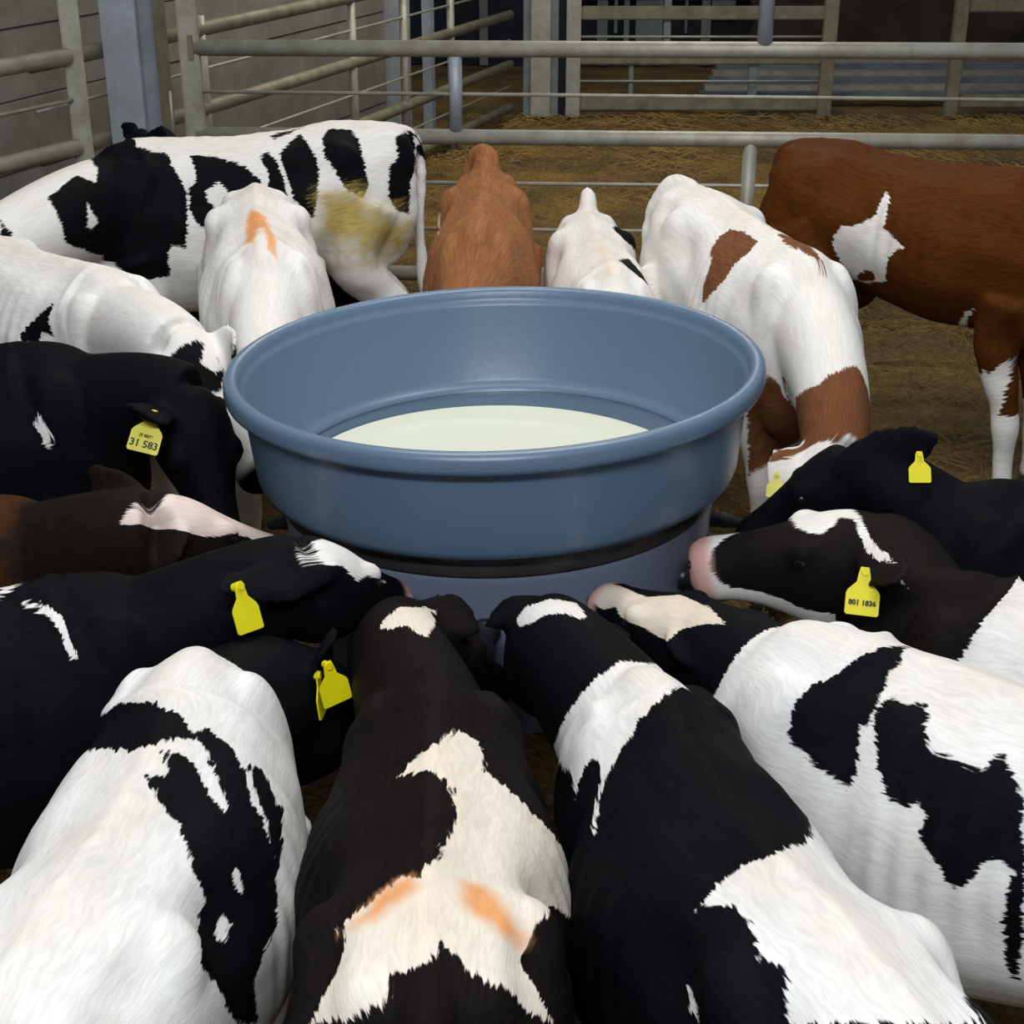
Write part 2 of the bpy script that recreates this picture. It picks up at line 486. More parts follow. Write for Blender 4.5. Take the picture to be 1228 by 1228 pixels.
# feed passage on the right: slats and an earth bank
sl = empty('slatted_grid', (FX(1070, 13.2), 13.2, 0))
tag(sl, 'grey slatted floor grid in the passage beyond the far fence', 'grid')
for i in range(6):
    y = 12.7 + i * 0.28
    bar('slat', (FX(1090, y) + 0.6, y, 0.06 + i * 0.02), (4.6, 0.15, 0.06), 0, 'galv' if i % 2 else 'pale_post', sl)
eb = None
def bank():
    rnd = random.Random(9)
    vs = []; fs = []
    nx, nz = 40, 10
    for j in range(nz + 1):
        for i in range(nx + 1):
            u = i / nx; w = j / nz
            vs.append((2.2 + u * 6.5 + rnd.uniform(-0.05, 0.05), 14.3 + w * 0.7 + rnd.uniform(-0.07, 0.07), -0.05 + 1.7 * w ** 0.8 * (0.85 + 0.25 * math.sin(u * 9)) + rnd.uniform(-0.05, 0.05)))
    for j in range(nz):
        for i in range(nx):
            a = j * (nx + 1) + i
            fs.append((a, a + 1, a + nx + 2, a + nx + 1))
    o = mesh_obj('earth_bank', vs, fs, M['earth'], None, True)
    tag(o, 'dark brown heap of earth against the far barn wall', 'heap')
bank()

# ---------------------------------------------------------------- milk feeder
TX, TY, RZ = -0.04, 2.94, 0.955
tub = empty('milk_feeder', (TX + 0.03, TY, 0))
tag(tub, 'round grey blue plastic calf milk feeder with dark shadow band in the middle of the calves', 'feeder')
tub.rotation_euler = (0, math.radians(-1.6), 0)
wall_prof = [(0.455, 0.722), (0.482, 0.723), (0.494, 0.729), (0.500, 0.745), (0.504, 0.78), (0.511, 0.85), (0.515, 0.898), (0.517, 0.909), (0.523, 0.912), (0.543, 0.913), (0.549, 0.917),
             (0.551, 0.925), (0.550, 0.941), (0.546, 0.950), (0.539, 0.9545), (0.530, 0.955), (0.524, 0.951), (0.520, 0.944), (0.518, 0.934), (0.516, 0.926), (0.511, 0.922),
             (0.509, 0.915), (0.500, 0.87), (0.480, 0.81), (0.463, 0.752), (0.458, 0.742), (0.451, 0.737), (0.445, 0.730), (0.441, 0.718), (0.436, 0.69), (0.428, 0.65), (0.400, 0.54), (0.0, 0.52)]
lathe('tank', [(r, z) for r, z in wall_prof], M['plastic'], tub, 160)
lathe('band', [(0.448, 0.672), (0.4555, 0.674), (0.4560, 0.678), (0.4560, 0.722), (0.44, 0.726)], M['band'], tub, 128)  # recess ring between tank and skirt, painted as dark as its shadow
lathe('skirt', [(0.0, 0.30), (0.40, 0.30), (0.415, 0.31), (0.425, 0.40), (0.440, 0.54), (0.452, 0.66), (0.452, 0.678), (0.44, 0.69)], M['skirt'], tub, 128)
mv = [(0, 0, 0.692)] + [(0.4365 * math.cos(2 * math.pi * k / 96), 0.4365 * math.sin(2 * math.pi * k / 96), 0.692) for k in range(96)]
mk = mesh_obj('milk', mv, [(0, 1 + k, 1 + (k + 1) % 96) for k in range(96)], M['milk'])
mk.location = (TX + 0.012, TY, 0)
tag(mk, 'pale cream milk lying in the round feeder', 'milk')
for k in range(3):
    a = 2 * math.pi * k / 3 + 0.5
    bm = bmesh.new()
    tube(bm, (0.34 * math.cos(a), 0.34 * math.sin(a), 0.0), (0.34 * math.cos(a), 0.34 * math.sin(a), 0.32), 0.035, 16)
    bm_obj('foot', bm, M['galv'], tub, True)
# black ribbed teats around the skirt
tv = []; tf = []
prof = [(0.028, 0.0), (0.028, 0.012), (0.020, 0.016), (0.022, 0.024), (0.017, 0.028), (0.020, 0.036), (0.016, 0.040), (0.018, 0.05), (0.014, 0.075), (0.012, 0.09), (0.006, 0.098)]
for k in range(14):
    a = 2 * math.pi * k / 14
    for r, x in prof:
        tv.append((x, r * math.cos(a), r * math.sin(a)))
n_ = len(prof)
for k in range(14):
    for j in range(n_ - 1):
        k2 = (k + 1) % 14
        tf.append((k * n_ + j, k * n_ + j + 1, k2 * n_ + j + 1, k2 * n_ + j))
tf.append(tuple(k * n_ + n_ - 1 for k in range(14)))
proto = None
for i in range(18):
    a = 2 * math.pi * (i + 0.35) / 18
    if proto is None:
        o = mesh_obj('teat', tv, tf, M['rubber'], tub, True); proto = o
    else:
        o = link(proto.copy(), tub)
    o.location = (0.441 * math.cos(a), 0.441 * math.sin(a), 0.56)
    o.rotation_euler = (0, 0.25, a)

# ---------------------------------------------------------------- calves
# torso rings: x along the back (tail head 0, withers 0.76), top z, bottom z, half width, top power, bottom power
TORSO = [
    (-0.050, 0.875, 0.700, 0.070, 2.2, 2.0),
    (-0.030, 0.915, 0.620, 0.120, 2.3, 2.0),
    (0.020, 0.940, 0.560, 0.158, 2.3, 2.0),
    (0.100, 0.950, 0.520, 0.184, 2.1, 2.0),
    (0.180, 0.950, 0.490, 0.196, 2.1, 2.0),
    (0.270, 0.938, 0.470, 0.190, 2.1, 2.0),
    (0.370, 0.930, 0.440, 0.198, 2.0, 2.1),
    (0.480, 0.928, 0.415, 0.213, 2.0, 2.2),
    (0.590, 0.932, 0.405, 0.210, 1.9, 2.2),
    (0.690, 0.943, 0.405, 0.190, 1.75, 2.1),
    (0.760, 0.945, 0.415, 0.172, 1.7, 2.0),
    (0.830, 0.915, 0.440, 0.152, 1.8, 2.0),
    (0.890, 0.855, 0.480, 0.125, 2.0, 2.0),
    (0.930, 0.790, 0.530, 0.085, 2.0, 2.0),
    (0.948, 0.730, 0.590, 0.045, 2.0, 2.0),
]
# head rings in head lengths: t from poll to nose, half width, up, down
HEAD = [
    (0.00, 0.20, 0.13, 0.36), (0.10, 0.235, 0.15, 0.40), (0.24, 0.25, 0.15, 0.41), (0.38, 0.24, 0.13, 0.36),
    (0.52, 0.19, 0.115, 0.29), (0.66, 0.155, 0.105, 0.235), (0.80, 0.14, 0.10, 0.20), (0.91, 0.155, 0.10, 0.19),
    (0.98, 0.14, 0.085, 0.165), (1.03, 0.09, 0.05, 0.11),
]
RS = 36

def ring_pts(c, t, up, hw, hu, hd, pu, pd):
    left = up.cross(t).normalized()
    out = []
    for k in range(RS):
        a = 2 * math.pi * k / RS
        sn, cs = math.sin(a), math.cos(a)
        p = pu if cs > 0 else pd
        x = math.copysign(abs(sn) ** (2.0 / p), sn) * hw
        z = math.copysign(abs(cs) ** (2.0 / p), cs) * (hu if cs > 0 else hd)
        out.append(c + left * x + up * z)
    return out

def up_for(t):
    z = Vector((0, 0, 1))
    u = z - t * t.dot(z)
    if u.length < 0.05:
        u = Vector((0, 1, 0))
    return u.normalized()

class Shell:
    def __init__(self):
        self.v = []; self.f = []
    def loft(self, rings):
        b = len(self.v); n = len(rings[0])
        for r in rings:
            self.v.extend(r)
        for i in range(len(rings) - 1):
            for k in range(n):
                k2 = (k + 1) % n
                self.f.append((b + i * n + k, b + i * n + k2, b + (i + 1) * n + k2, b + (i + 1) * n + k))
        self.f.append(tuple(b + k for k in reversed(range(n))))
        e = b + (len(rings) - 1) * n
        self.f.append(tuple(e + k for k in range(n)))
    def limb(self, pts, radii, seg=14, sub=5, flat=None):
        """smooth tapered tube through points"""
        P_, R_ = smooth_path(pts, radii, sub)
        rings = []
        ref = Vector((1, 0, 0))
        for i, p in enumerate(P_):
            t = (P_[min(i + 1, len(P_) - 1)] - P_[max(i - 1, 0)]).normalized()
            if flat is not None:
                ref = flat
            x = (ref - t * t.dot(ref)).normalized()
            y = t.cross(x)
            r = R_[i]
            rx, ry = (r, r) if not isinstance(r, tuple) else r
            rings.append([p + x * (math.cos(2 * math.pi * k / seg) * rx) + y * (math.sin(2 * math.pi * k / seg) * ry) for k in range(seg)])
            ref = x
        self.loft(rings)
    def blob(self, c, ax, ay, az, n=12):
        """ellipsoid with three axis vectors"""
        rings = []
        for i in range(1, n):
            th = math.pi * i / n
            rings.append([c + az * math.cos(th) + (ax * math.cos(2 * math.pi * k / 16) + ay * math.sin(2 * math.pi * k / 16)) * math.sin(th) for k in range(16)])
        self.loft(rings)

def smooth_path(pts, radii, sub):
    P_ = []; R_ = []
    n = len(pts)
    for i in range(n - 1):
        p0 = pts[max(i - 1, 0)]; p1 = pts[i]; p2 = pts[i + 1]; p3 = pts[min(i + 2, n - 1)]
        for k in range(sub):
            u = k / sub
            P_.append(0.5 * ((2 * p1) + (p2 - p0) * u + (2 * p0 - 5 * p1 + 4 * p2 - p3) * u * u + (3 * p1 - p0 - 3 * p2 + p3) * u ** 3))
            a, b = radii[i], radii[i + 1]
            w = u * u * (3 - 2 * u)
            if isinstance(a, tuple):
                R_.append((a[0] + (b[0] - a[0]) * w, a[1] + (b[1] - a[1]) * w))
            else:
                R_.append(a + (b - a) * w)
    P_.append(pts[-1]); R_.append(radii[-1])
    return P_, R_

def cr1(vals, u):
    """catmull-rom over evenly spaced tuples"""
    n = len(vals)
    i = min(int(u), n - 2); f = u - i
    p0 = vals[max(i - 1, 0)]; p1 = vals[i]; p2 = vals[i + 1]; p3 = vals[min(i + 2, n - 1)]
    return [0.5 * (2 * b + (c - a) * f + (2 * a - 5 * b + 4 * c - d) * f * f + (3 * b - a - 3 * c + d) * f ** 3) for a, b, c, d in zip(p0, p1, p2, p3)]

def poly_sdf(pts, U, V):
    """signed distance (positive inside) of points to a closed polygon"""
    d2 = np.full(U.shape, 1e9); inside = np.zeros(U.shape, bool)
    n = len(pts)
    for i in range(n):
        ax, ay = pts[i]; bx, by = pts[(i + 1) % n]
        ex, ey = bx - ax, by - ay
        wx, wy = U - ax, V - ay
        h = np.clip((wx * ex + wy * ey) / max(ex * ex + ey * ey, 1e-12), 0, 1)
        d2 = np.minimum(d2, (wx - ex * h) ** 2 + (wy - ey * h) ** 2)
        c = ((ay > V) != (by > V))
        if abs(ey) > 1e-12:
            inside ^= c & (U < ex * (V - ay) / ey + ax)
    d = np.sqrt(d2)
    return np.where(inside, d, -d)

def set_attr(me, name, typ, arr):
    a = me.attributes.new(name, typ, 'POINT')
    a.data.foreach_set('vector' if typ == 'FLOAT_VECTOR' else 'value', np.ascontiguousarray(arr, dtype=np.float32).ravel())

def tag_mesh(name, parent, origin, normal, down, text, size=1.0):
    """ear tag: plate with a narrow neck, hung from `origin`"""
    n = Vector(normal).normalized()
    d = Vector(down); d = (d - n * d.dot(n)).normalized()
    r = n.cross(d)
    out = [(-0.007, 0.0), (0.007, 0.0), (0.010, 0.012), (0.012, 0.026), (0.026, 0.040), (0.029, 0.046), (0.029, 0.080), (0.026, 0.083),
           (-0.026, 0.083), (-0.029, 0.080), (-0.029, 0.046), (-0.026, 0.040), (-0.012, 0.026), (-0.010, 0.012)]
    o = Vector(origin) - parent.location
    vs = []
    for s in (0.0012, -0.0012):
        for x, y in out:
            vs.append(o + (r * x + d * y) * size + n * s)
    k = len(out)
    fs = [tuple(reversed(range(k))), tuple(range(k, 2 * k))] + [(i, (i + 1) % k, k + (i + 1) % k, k + i) for i in range(k)]
    t = mesh_obj('ear_tag', vs, fs, M['tag'], parent)
    t['label'] = 'yellow plastic ear tag'
    bm = bmesh.new()
    tube(bm, o + d * 0.008 * size - n * 0.012, o + d * 0.008 * size + n * 0.005, 0.007 * size, 12)
    bm_obj('tag_stud', bm, M['tag'], t)
    for string, yy, h in text:
        cu = bpy.data.curves.new('tag_text', 'FONT')
        cu.body = string; cu.size = h * size; cu.align_x = 'CENTER'; cu.align_y = 'CENTER'; cu.resolution_u = 2
        cu.extrude = 0.0004; cu.offset = 0.0006
        tmp = bpy.data.objects.new('tag_text', cu)
        COL.objects.link(tmp)
        bpy.context.view_layer.update()
        me = bpy.data.meshes.new_from_object(tmp.evaluated_get(bpy.context.evaluated_depsgraph_get()))
        bpy.data.objects.remove(tmp, do_unlink=True)
        me.name = 'tag_lettering'
        me.materials.clear(); me.materials.append(M['ink'])
        mat = Matrix.Identity(4)
        mat.col[0].xyz = r; mat.col[1].xyz = -d; mat.col[2].xyz = n
        mat.translation = o + d * yy * size + n * 0.0016
        me.transform(mat)
        link(bpy.data.objects.new('tag_lettering', me), t)
    return t

def make_calf(key, pose, coat, label, voxel=0.0075, group=None, cat='calf'):
    s = pose['s']; wf = pose.get('w', 1.0)
    T0 = Vector((*pose['tail'], 0)); W0 = Vector((*pose['wit'], 0))
    fw = (W0 - T0); Lb = fw.length; fw.normalize()
    lat = Vector((-fw.y, fw.x, 0))
    poll = Vector(pose['poll']); nose = Vector(pose['nose'])
    k = Lb / 0.76
    bend = pose.get('bend', 0.0)
    def body(x):
        w = max(0.0, min(1.0, x / 0.76))
        return T0 + fw * (x * k) + lat * (bend * 4 * w * (1 - w))
    sh = Shell()
    spine = []           # (centre, tangent, up, U, mean radius)
    rings = []
    nt = len(TORSO); sub = 4
    wz = pose.get('zw', 0.0)    # withers raised/lowered
    for i in range((nt - 1) * sub + 1):
        x, zt, zb, hw, pu, pd = cr1(TORSO, i / sub)
        zb = zt - (zt - zb) * pose.get('depth', 1.0)
        dz = wz * max(0, min(1, x / 0.76))
        c = body(x); t = (body(x + 0.03) - body(x - 0.03)).normalized()
        zc = (zt * 0.52 + zb * 0.48) * s + dz
        c = Vector((c.x, c.y, zc))
        rings.append((c, t, Vector((0, 0, 1)), hw * s * wf, zt * s + dz - zc, zc - zb * s - dz, pu, pd, x))
    nb = rings[-1]
    # neck: hermite from chest to poll
    Lh = (nose - poll).length
    Hs = pose.get('hs', 1.0)
    hd = (nose - poll).normalized()
    sh.loft([ring_pts(*r[:8]) for r in rings])
    i0 = min(range(len(rings)), key=lambda i: abs(rings[i][8] - 0.73))
    nb = rings[i0]
    p0 = Vector((nb[0].x, nb[0].y, 0.765 * s + wz)); p1 = poll - up_for(hd) * (0.10 * Lh)
    ch = (p1 - p0).length
    m0 = (nb[1] * 0.9 + Vector((0, 0, 0.1))).normalized() * ch * 0.9
    m1 = ((p1 - p0).normalized() * 0.65 + hd * 0.35).normalized() * ch * 0.9
    nn = 16
    neck = []
    def herm(u):
        return p0 * (2 * u ** 3 - 3 * u * u + 1) + m0 * (u ** 3 - 2 * u * u + u) + p1 * (-2 * u ** 3 + 3 * u * u) + m1 * (u ** 3 - u * u)
    for i in range(1, nn + 1):
        u = i / nn
        c = herm(u)
        t = (herm(min(1, u + 0.04)) - herm(u - 0.04)).normalized()
        w = u ** 0.8
        hw = 0.135 * s * wf * (1 - w) + 0.23 * Lh * Hs * w
        hu = 0.150 * s * (1 - w) + 0.26 * Lh * w
        hdn = 0.200 * s * (1 - w) + 0.30 * Lh * Hs * w
        neck.append((c, t, up_for(t), hw, hu, hdn, 1.9, 2.0, 0.73 + 0.53 * u))
    sh.loft([ring_pts(*r[:8]) for r in neck])
    # head
    hup = up_for(hd)
    roll = pose.get('roll', 0.0)
    if roll:
        hup = Matrix.Rotation(math.radians(roll), 3, hd) @ hup
    hleft = hup.cross(hd).normalized()
    hr = []
    for i in range((len(HEAD) - 1) * 3 + 1):
        t_, hw, hu, hdn = cr1(HEAD, i / 3)
        hw *= Hs; hdn *= Hs
        hr.append((poll + hd * (t_ * Lh) - hup * (0.10 * Lh), hd, hup, hw * Lh, (hu + 0.10) * Lh, (hdn - 0.10) * Lh + 0.02 * Lh, 2.3, 2.2, 1.26 + t_ * 0.32))
    sh.loft([ring_pts(*r[:8]) for r in hr])
    def hp(t_, l, u):
        l *= Hs
        if u < 0: u *= Hs
        return poll + hd * (t_ * Lh) + hleft * (l * Lh) + hup * (u * Lh)
    for sg in (1, -1):
        # brow, cheek
        sh.blob(hp(0.36, 0.185 * sg, 0.045), hd * 0.10 * Lh, hleft * 0.07 * Lh, hup * 0.075 * Lh)
        sh.blob(hp(0.26, 0.15 * sg, -0.20), hd * 0.17 * Lh, hleft * 0.10 * Lh, hup * 0.15 * Lh)
        sh.blob(hp(0.96, 0.075 * sg, -0.01), hd * 0.07 * Lh, hleft * 0.065 * Lh, hup * 0.06 * Lh)
    # poll
    sh.blob(hp(0.03, 0, 0.05), hd * 0.12 * Lh, hleft * 0.15 * Lh, hup * 0.10 * Lh)
    # ears
    ears = {}
    for sg, nm in ((1, 'earL'), (-1, 'earR')):
        base = hp(0.05, 0.17 * sg, 0.02)
        tip = Vector(pose[nm]) if nm in pose else hp(0.05, 0.17 * sg, 0.02) + (hleft * sg * 0.86 - hd * 0.30 + Vector((0, 0, 0.10))).normalized() * 0.17 * s
        ax = (tip - base); le = ax.length; ax.normalize()
        fl = pose.get(nm + 'n')
        fl = Vector(fl) if fl else hd * 0.8 + hup * 0.35     # flat face normal
        fl = (fl - ax * ax.dot(fl)).normalized()
        wd = 0.055 * s * pose.get('earw', 1.0)
        q = 0.0085
        sag = -fl * 0.012 * s
        sh.limb([base, base + ax * le * 0.22 + sag * 0.3, base + ax * le * 0.48 + sag, base + ax * le * 0.76 + sag, tip],
                [(0.018 * s, 0.020 * s), (q * 1.4, wd * 0.8), (q, wd), (q, wd * 0.78), (q * 0.8, 0.012)], seg=16, sub=4, flat=fl)
        ears[nm] = (base, tip, fl, ax)
    # bony and muscular relief
    def bp(x, l, z):
        c = body(x)
        return Vector((c.x, c.y, z * s + wz * max(0, min(1, x / 0.76)))) + lat * (l * s * wf)
    Z = Vector((0, 0, 1))
    for sg in (1, -1):
        sh.blob(bp(0.170, 0.118 * sg, 0.842), fw * 0.075 * s, lat * 0.062 * s * wf, Z * 0.070 * s)       # hook bone
        sh.blob(bp(-0.005, 0.078 * sg, 0.845), fw * 0.045 * s, lat * 0.036 * s, Z * 0.050 * s)           # pin bone
        sh.blob(bp(0.085, 0.105 * sg, 0.70), fw * 0.145 * s, lat * 0.080 * s * wf, Z * 0.20 * s)         # thigh
        sh.blob(bp(0.765, 0.088 * sg, 0.72), fw * 0.11 * s, lat * 0.075 * s * wf, Z * 0.19 * s)          # shoulder
        sh.blob(bp(0.82, 0.085 * sg, 0.60), fw * 0.085 * s, lat * 0.062 * s * wf, Z * 0.12 * s)
    sh.blob(bp(0.745, 0, 0.885), fw * 0.11 * s, lat * 0.055 * s, Z * 0.060 * s)                         # withers
    sh.blob(bp(0.03, 0, 0.895), fw * 0.09 * s, lat * 0.05 * s, Z * 0.045 * s)                           # sacrum
    # legs
    feet = []
    rnd = random.Random(sum(ord(ch_) * 31 for ch_ in key))
    for sg in (1, -1):
        j = rnd.uniform(-0.05, 0.05) + pose.get('stepf', 0) * sg
        pts = [bp(0.775, 0.10 * sg, 0.62), bp(0.755, 0.108 * sg, 0.50), bp(0.785 + j * 0.5, 0.105 * sg, 0.29), bp(0.775 + j, 0.10 * sg, 0.13), bp(0.785 + j, 0.10 * sg, 0.055)]
        sh.limb(pts, [0.085 * s * wf, 0.062 * s * wf, 0.040 * s, 0.026 * s, 0.033 * s], seg=16)
        feet.append((bp(0.785 + j, 0.10 * sg, 0.0)))
        j = rnd.uniform(-0.06, 0.06) + pose.get('steph', 0) * sg
        pts = [bp(0.10, 0.105 * sg, 0.72), bp(0.16, 0.125 * sg, 0.55), bp(0.07 + j * 0.4, 0.118 * sg, 0.42), bp(-0.005 + j * 0.7, 0.11 * sg, 0.335), bp(0.02 + j, 0.105 * sg, 0.15), bp(0.045 + j, 0.105 * sg, 0.055)]
        sh.limb(pts, [0.12 * s * wf, 0.098 * s * wf, 0.062 * s, 0.043 * s, 0.028 * s, 0.035 * s], seg=16)
        feet.append((bp(0.045 + j, 0.105 * sg, 0.0)))
    # tail
    tl = pose.get('tailp', [(-0.055, 0, 0.90), (-0.085, 0.0, 0.80), (-0.075, 0.01, 0.62), (-0.08, 0.015, 0.45), (-0.08, 0.02, 0.36)])
    pts = [bp(0.02, 0, 0.915)] + [bp(*q_) for q_ in tl]
    rr = [0.030, 0.026, 0.019, 0.016, 0.024, 0.012]
    sh.limb(pts, [r_ * s * pose.get('tailr', 1.0) for r_ in rr[:len(pts)]], seg=12)
    # ---- one continuous skin
    origin = Vector(((T0.x + W0.x) / 2, (T0.y + W0.y) / 2, 0))
    raw = bpy.data.meshes.new('raw')
    raw.from_pydata([tuple(v - origin) for v in sh.v], [], sh.f)
    raw.update()
    tmp = bpy.data.objects.new('raw', raw)
    COL.objects.link(tmp)
    md = tmp.modifiers.new('skin', 'REMESH'); md.mode = 'VOXEL'; md.voxel_size = voxel; md.use_smooth_shade = True
    sm = tmp.modifiers.new('soft', 'SMOOTH'); sm.factor = 0.5; sm.iterations = pose.get('soft', 11)
    bpy.context.view_layer.update()
    me = bpy.data.meshes.new_from_object(tmp.evaluated_get(bpy.context.evaluated_depsgraph_get()))
    bpy.data.objects.remove(tmp, do_unlink=True)
    bpy.data.meshes.remove(raw)
    me.name = 'calf'
    me.polygons.foreach_set('use_smooth', [True] * len(me.polygons))
    # ---- coat coordinates: U along the spine, V around it
    nv = len(me.vertices)
    co = np.empty(nv * 3, np.float32); me.vertices.foreach_get('co', co); co = co.reshape(-1, 3) + np.array(origin)
    sp = [r for r in rings if r[8] < 0.80] + [r for r in neck[:-1] if r[8] > 0.86] + hr
    C = np.array([r[0] for r in sp]); Tn = np.array([r[1] for r in sp]); Up = np.array([r[2] for r in sp])
    R = np.array([max(0.03, (r[3] + r[4] + r[5]) / 3) for r in sp]); Us = np.array([r[8] for r in sp])
    ns = len(sp)
    slope = np.array([(Us[min(i + 1, ns - 1)] - Us[max(i - 1, 0)]) / max(1e-4, float(np.linalg.norm(C[min(i + 1, ns - 1)] - C[max(i - 1, 0)]))) for i in range(ns)])
    slope = np.clip(slope, 0.3, 1.6)
    best = np.full(nv, 1e9)
    for i in range(ns):
        best = np.minimum(best, ((co - C[i]) ** 2).sum(1) / (R[i] ** 0.7))
    LL = np.cross(Up, Tn)
    W = np.zeros(nv); Ua = np.zeros(nv); Aa = np.zeros(nv); Ba = np.zeros(nv); Ha = np.zeros(nv)
    for i in range(ns):
        q = ((co - C[i]) ** 2).sum(1) / (R[i] ** 0.7)
        w = np.exp(-(q - best) / 0.007)
        w[w < 1e-4] = 0
        rel = co - C[i]
        du = rel @ Tn[i]
        lim = 0.2 if i == 0 else 0.03
        Ua += w * (Us[i] + np.clip(du * slope[i], -lim, 0.03)); Aa += w * (rel @ LL[i]); Ba += w * (rel @ Up[i]); Ha += w * sp[i][5]; W += w
    U = Ua / W; a_ = Aa / W; b_ = Ba / W; hdn = Ha / W
    ang = np.arctan2(a_, b_)
    rad = np.sqrt(a_ * a_ + b_ * b_)
    ext = np.where(np.abs(ang) > 1.6, np.maximum(0, (-b_) - hdn * 0.9), 0) / s
    V = ang * 0.2 + np.sign(ang) * ext
    low = co[:, 2] / s
    # surface relief: backbone, hip bones, flank hollows, ribs
    nr = np.empty(nv * 3, np.float32); me.vertices.foreach_get('normal', nr); nr = nr.reshape(-1, 3)
    aV = np.abs(V)
    def bump(u0, v0, su, sv):
        return np.exp(-((U - u0) / su) ** 2 - ((aV - v0) / sv) ** 2)
    along = np.clip((U + 0.02) / 0.06, 0, 1) * np.clip((0.74 - U) / 0.08, 0, 1)
    disp = along * (0.0075 * np.exp(-(V / 0.018) ** 2) - 0.0065 * np.exp(-((aV - 0.062) / 0.030) ** 2))
    disp += 0.0007 * along * np.exp(-(V / 0.016) ** 2) * np.sin(U * 2 * math.pi / 0.052)
    disp += 0.005 * bump(0.175, 0.150, 0.035, 0.040) + 0.009 * bump(0.0, 0.10, 0.03, 0.035)
    disp -= 0.020 * bump(0.285, 0.185, 0.060, 0.062) + 0.010 * bump(0.09, 0.13, 0.05, 0.035)
    disp -= 0.013 * bump(0.635, 0.24, 0.035, 0.12) + 0.008 * bump(0.83, 0.16, 0.03, 0.09)
    disp += 0.007 * bump(0.735, 0.10, 0.035, 0.05)
    ribs = np.clip((U - 0.34) / 0.06, 0, 1) * np.clip((0.62 - U) / 0.05, 0, 1) * np.exp(-((aV - 0.27) / 0.11) ** 2)
    disp += 0.0026 * ribs * np.sin(U * 2 * math.pi / 0.048 + V * 8)
    ph = rnd.uniform(0, 6)
    disp += 0.0030 * np.sin(U * 23 + V * 17 + ph) * np.sin(V * 29 - U * 11 + ph) * np.clip((0.9 - U) / 0.1, 0, 1)
    co2 = co - np.array(origin) + nr * (disp * s)[:, None]
    me.vertices.foreach_set('co', np.ascontiguousarray(co2, dtype=np.float32).ravel())
    me.update()
    set_attr(me, 'coat', 'FLOAT_VECTOR', np.stack([U, V, rad], 1))
    set_attr(me, 'nose', 'FLOAT', np.clip((U - 1.535) / 0.02, 0, 1) * pose.get('noseskin', 1.0))
    lay = []
    for j, (col, soft, polys) in enumerate(coat['layers']):
        f = np.full(nv, -0.08)
        for pl in polys:
            if pl[0] == 'leg':       # ('leg', front, side, height): sock up to a height
                m_ = (low < pl[3] + 0.06) & ((U > 0.45) == pl[1]) & ((a_ > 0) == (pl[2] > 0))
                f[m_] = np.maximum(f[m_], pl[3] - low[m_])
                continue
            us = [p_[0] for p_ in pl]; vs_ = [p_[1] for p_ in pl]
            m_ = (U > min(us) - 0.08) & (U < max(us) + 0.08) & (V > min(vs_) - 0.08) & (V < max(vs_) + 0.08)
            if m_.any():
                f[m_] = np.maximum(f[m_], poly_sdf(pl, U[m_], V[m_]))
        set_attr(me, 'patch%d' % j, 'FLOAT', np.clip(f, -0.08, 0.08))
        lay.append(('patch%d' % j, col, soft))
    me.materials.clear()
    me.materials.append(coat_material('calf_coat_' + key, coat['base'], lay, coat.get('nose', 'black')))
    o = bpy.data.objects.new('calf', me)
    o.location = origin
    link(o)
    tag(o, label, cat, group)
    # ---- parts
    for f_ in feet:
        hv = []; hf = []
        prof = [(0.036, 0.0), (0.040, 0.012), (0.036, 0.035), (0.031, 0.058)]
        for rr_, zz in prof:
            for q_ in range(14):
                a = 2 * math.pi * q_ / 14
                hv.append(f_ - origin + fw * (math.cos(a) * rr_ * 1.2 * s + 0.006) + lat * (math.sin(a) * rr_ * 0.95 * s) + Z * (zz * s))
        for i in range(3):
            for q_ in range(14):
                hf.append((i * 14 + q_, i * 14 + (q_ + 1) % 14, (i + 1) * 14 + (q_ + 1) % 14, (i + 1) * 14 + q_))
        hf.append(tuple(reversed(range(14)))); hf.append(tuple(range(42, 56)))
        mesh_obj('hoof', hv, hf, M['hoof'], o, True)
    for sg in (1, -1):
        bm = bmesh.new()
        bmesh.ops.create_uvsphere(bm, u_segments=14, v_segments=10, radius=0.058 * Lh, matrix=Matrix.Translation(hp(0.385, 0.192 * sg, 0.012) - origin))
        bm_obj('eye', bm, M['eye'], o, True)
        bm = bmesh.new()
        q_ = hp(1.015, 0.075 * sg, 0.0) - origin
        rot = Matrix((hd, hleft, hup)).transposed().to_4x4()
        bmesh.ops.create_uvsphere(bm, u_segments=12, v_segments=8, radius=1.0, matrix=Matrix.Translation(q_) @ rot @ Matrix.Diagonal((0.016 * Lh, 0.034 * Lh, 0.026 * Lh, 1)))
        bm_obj('nostril', bm, M['nostril'], o, True)
    for tg in pose.get('tags', []):
        base, tip, fl, ax = ears[tg['ear']]
        pos = base + (tip - base) * tg.get('f', 0.55) + Vector(tg.get('off', (0, 0, 0)))
        tag_mesh('ear_tag', o, pos, tg['n'], tg.get('d', (0, 0, -1)), tg.get('text', []), tg.get('size', 1.0))
    return o

ORDER = ['A', 'B', 'C', 'D', 'E', 'F', 'G', 'H', 'I', 'K', 'L', 'M', 'N', 'O', 'P', 'Q', 'R']
VOX = {'A': 0.009, 'B': 0.009, 'N': 0.009, 'O': 0.009, 'P': 0.009, 'Q': 0.009, 'R': 0.011, 'G': 0.0068, 'H': 0.0068, 'I': 0.0068}
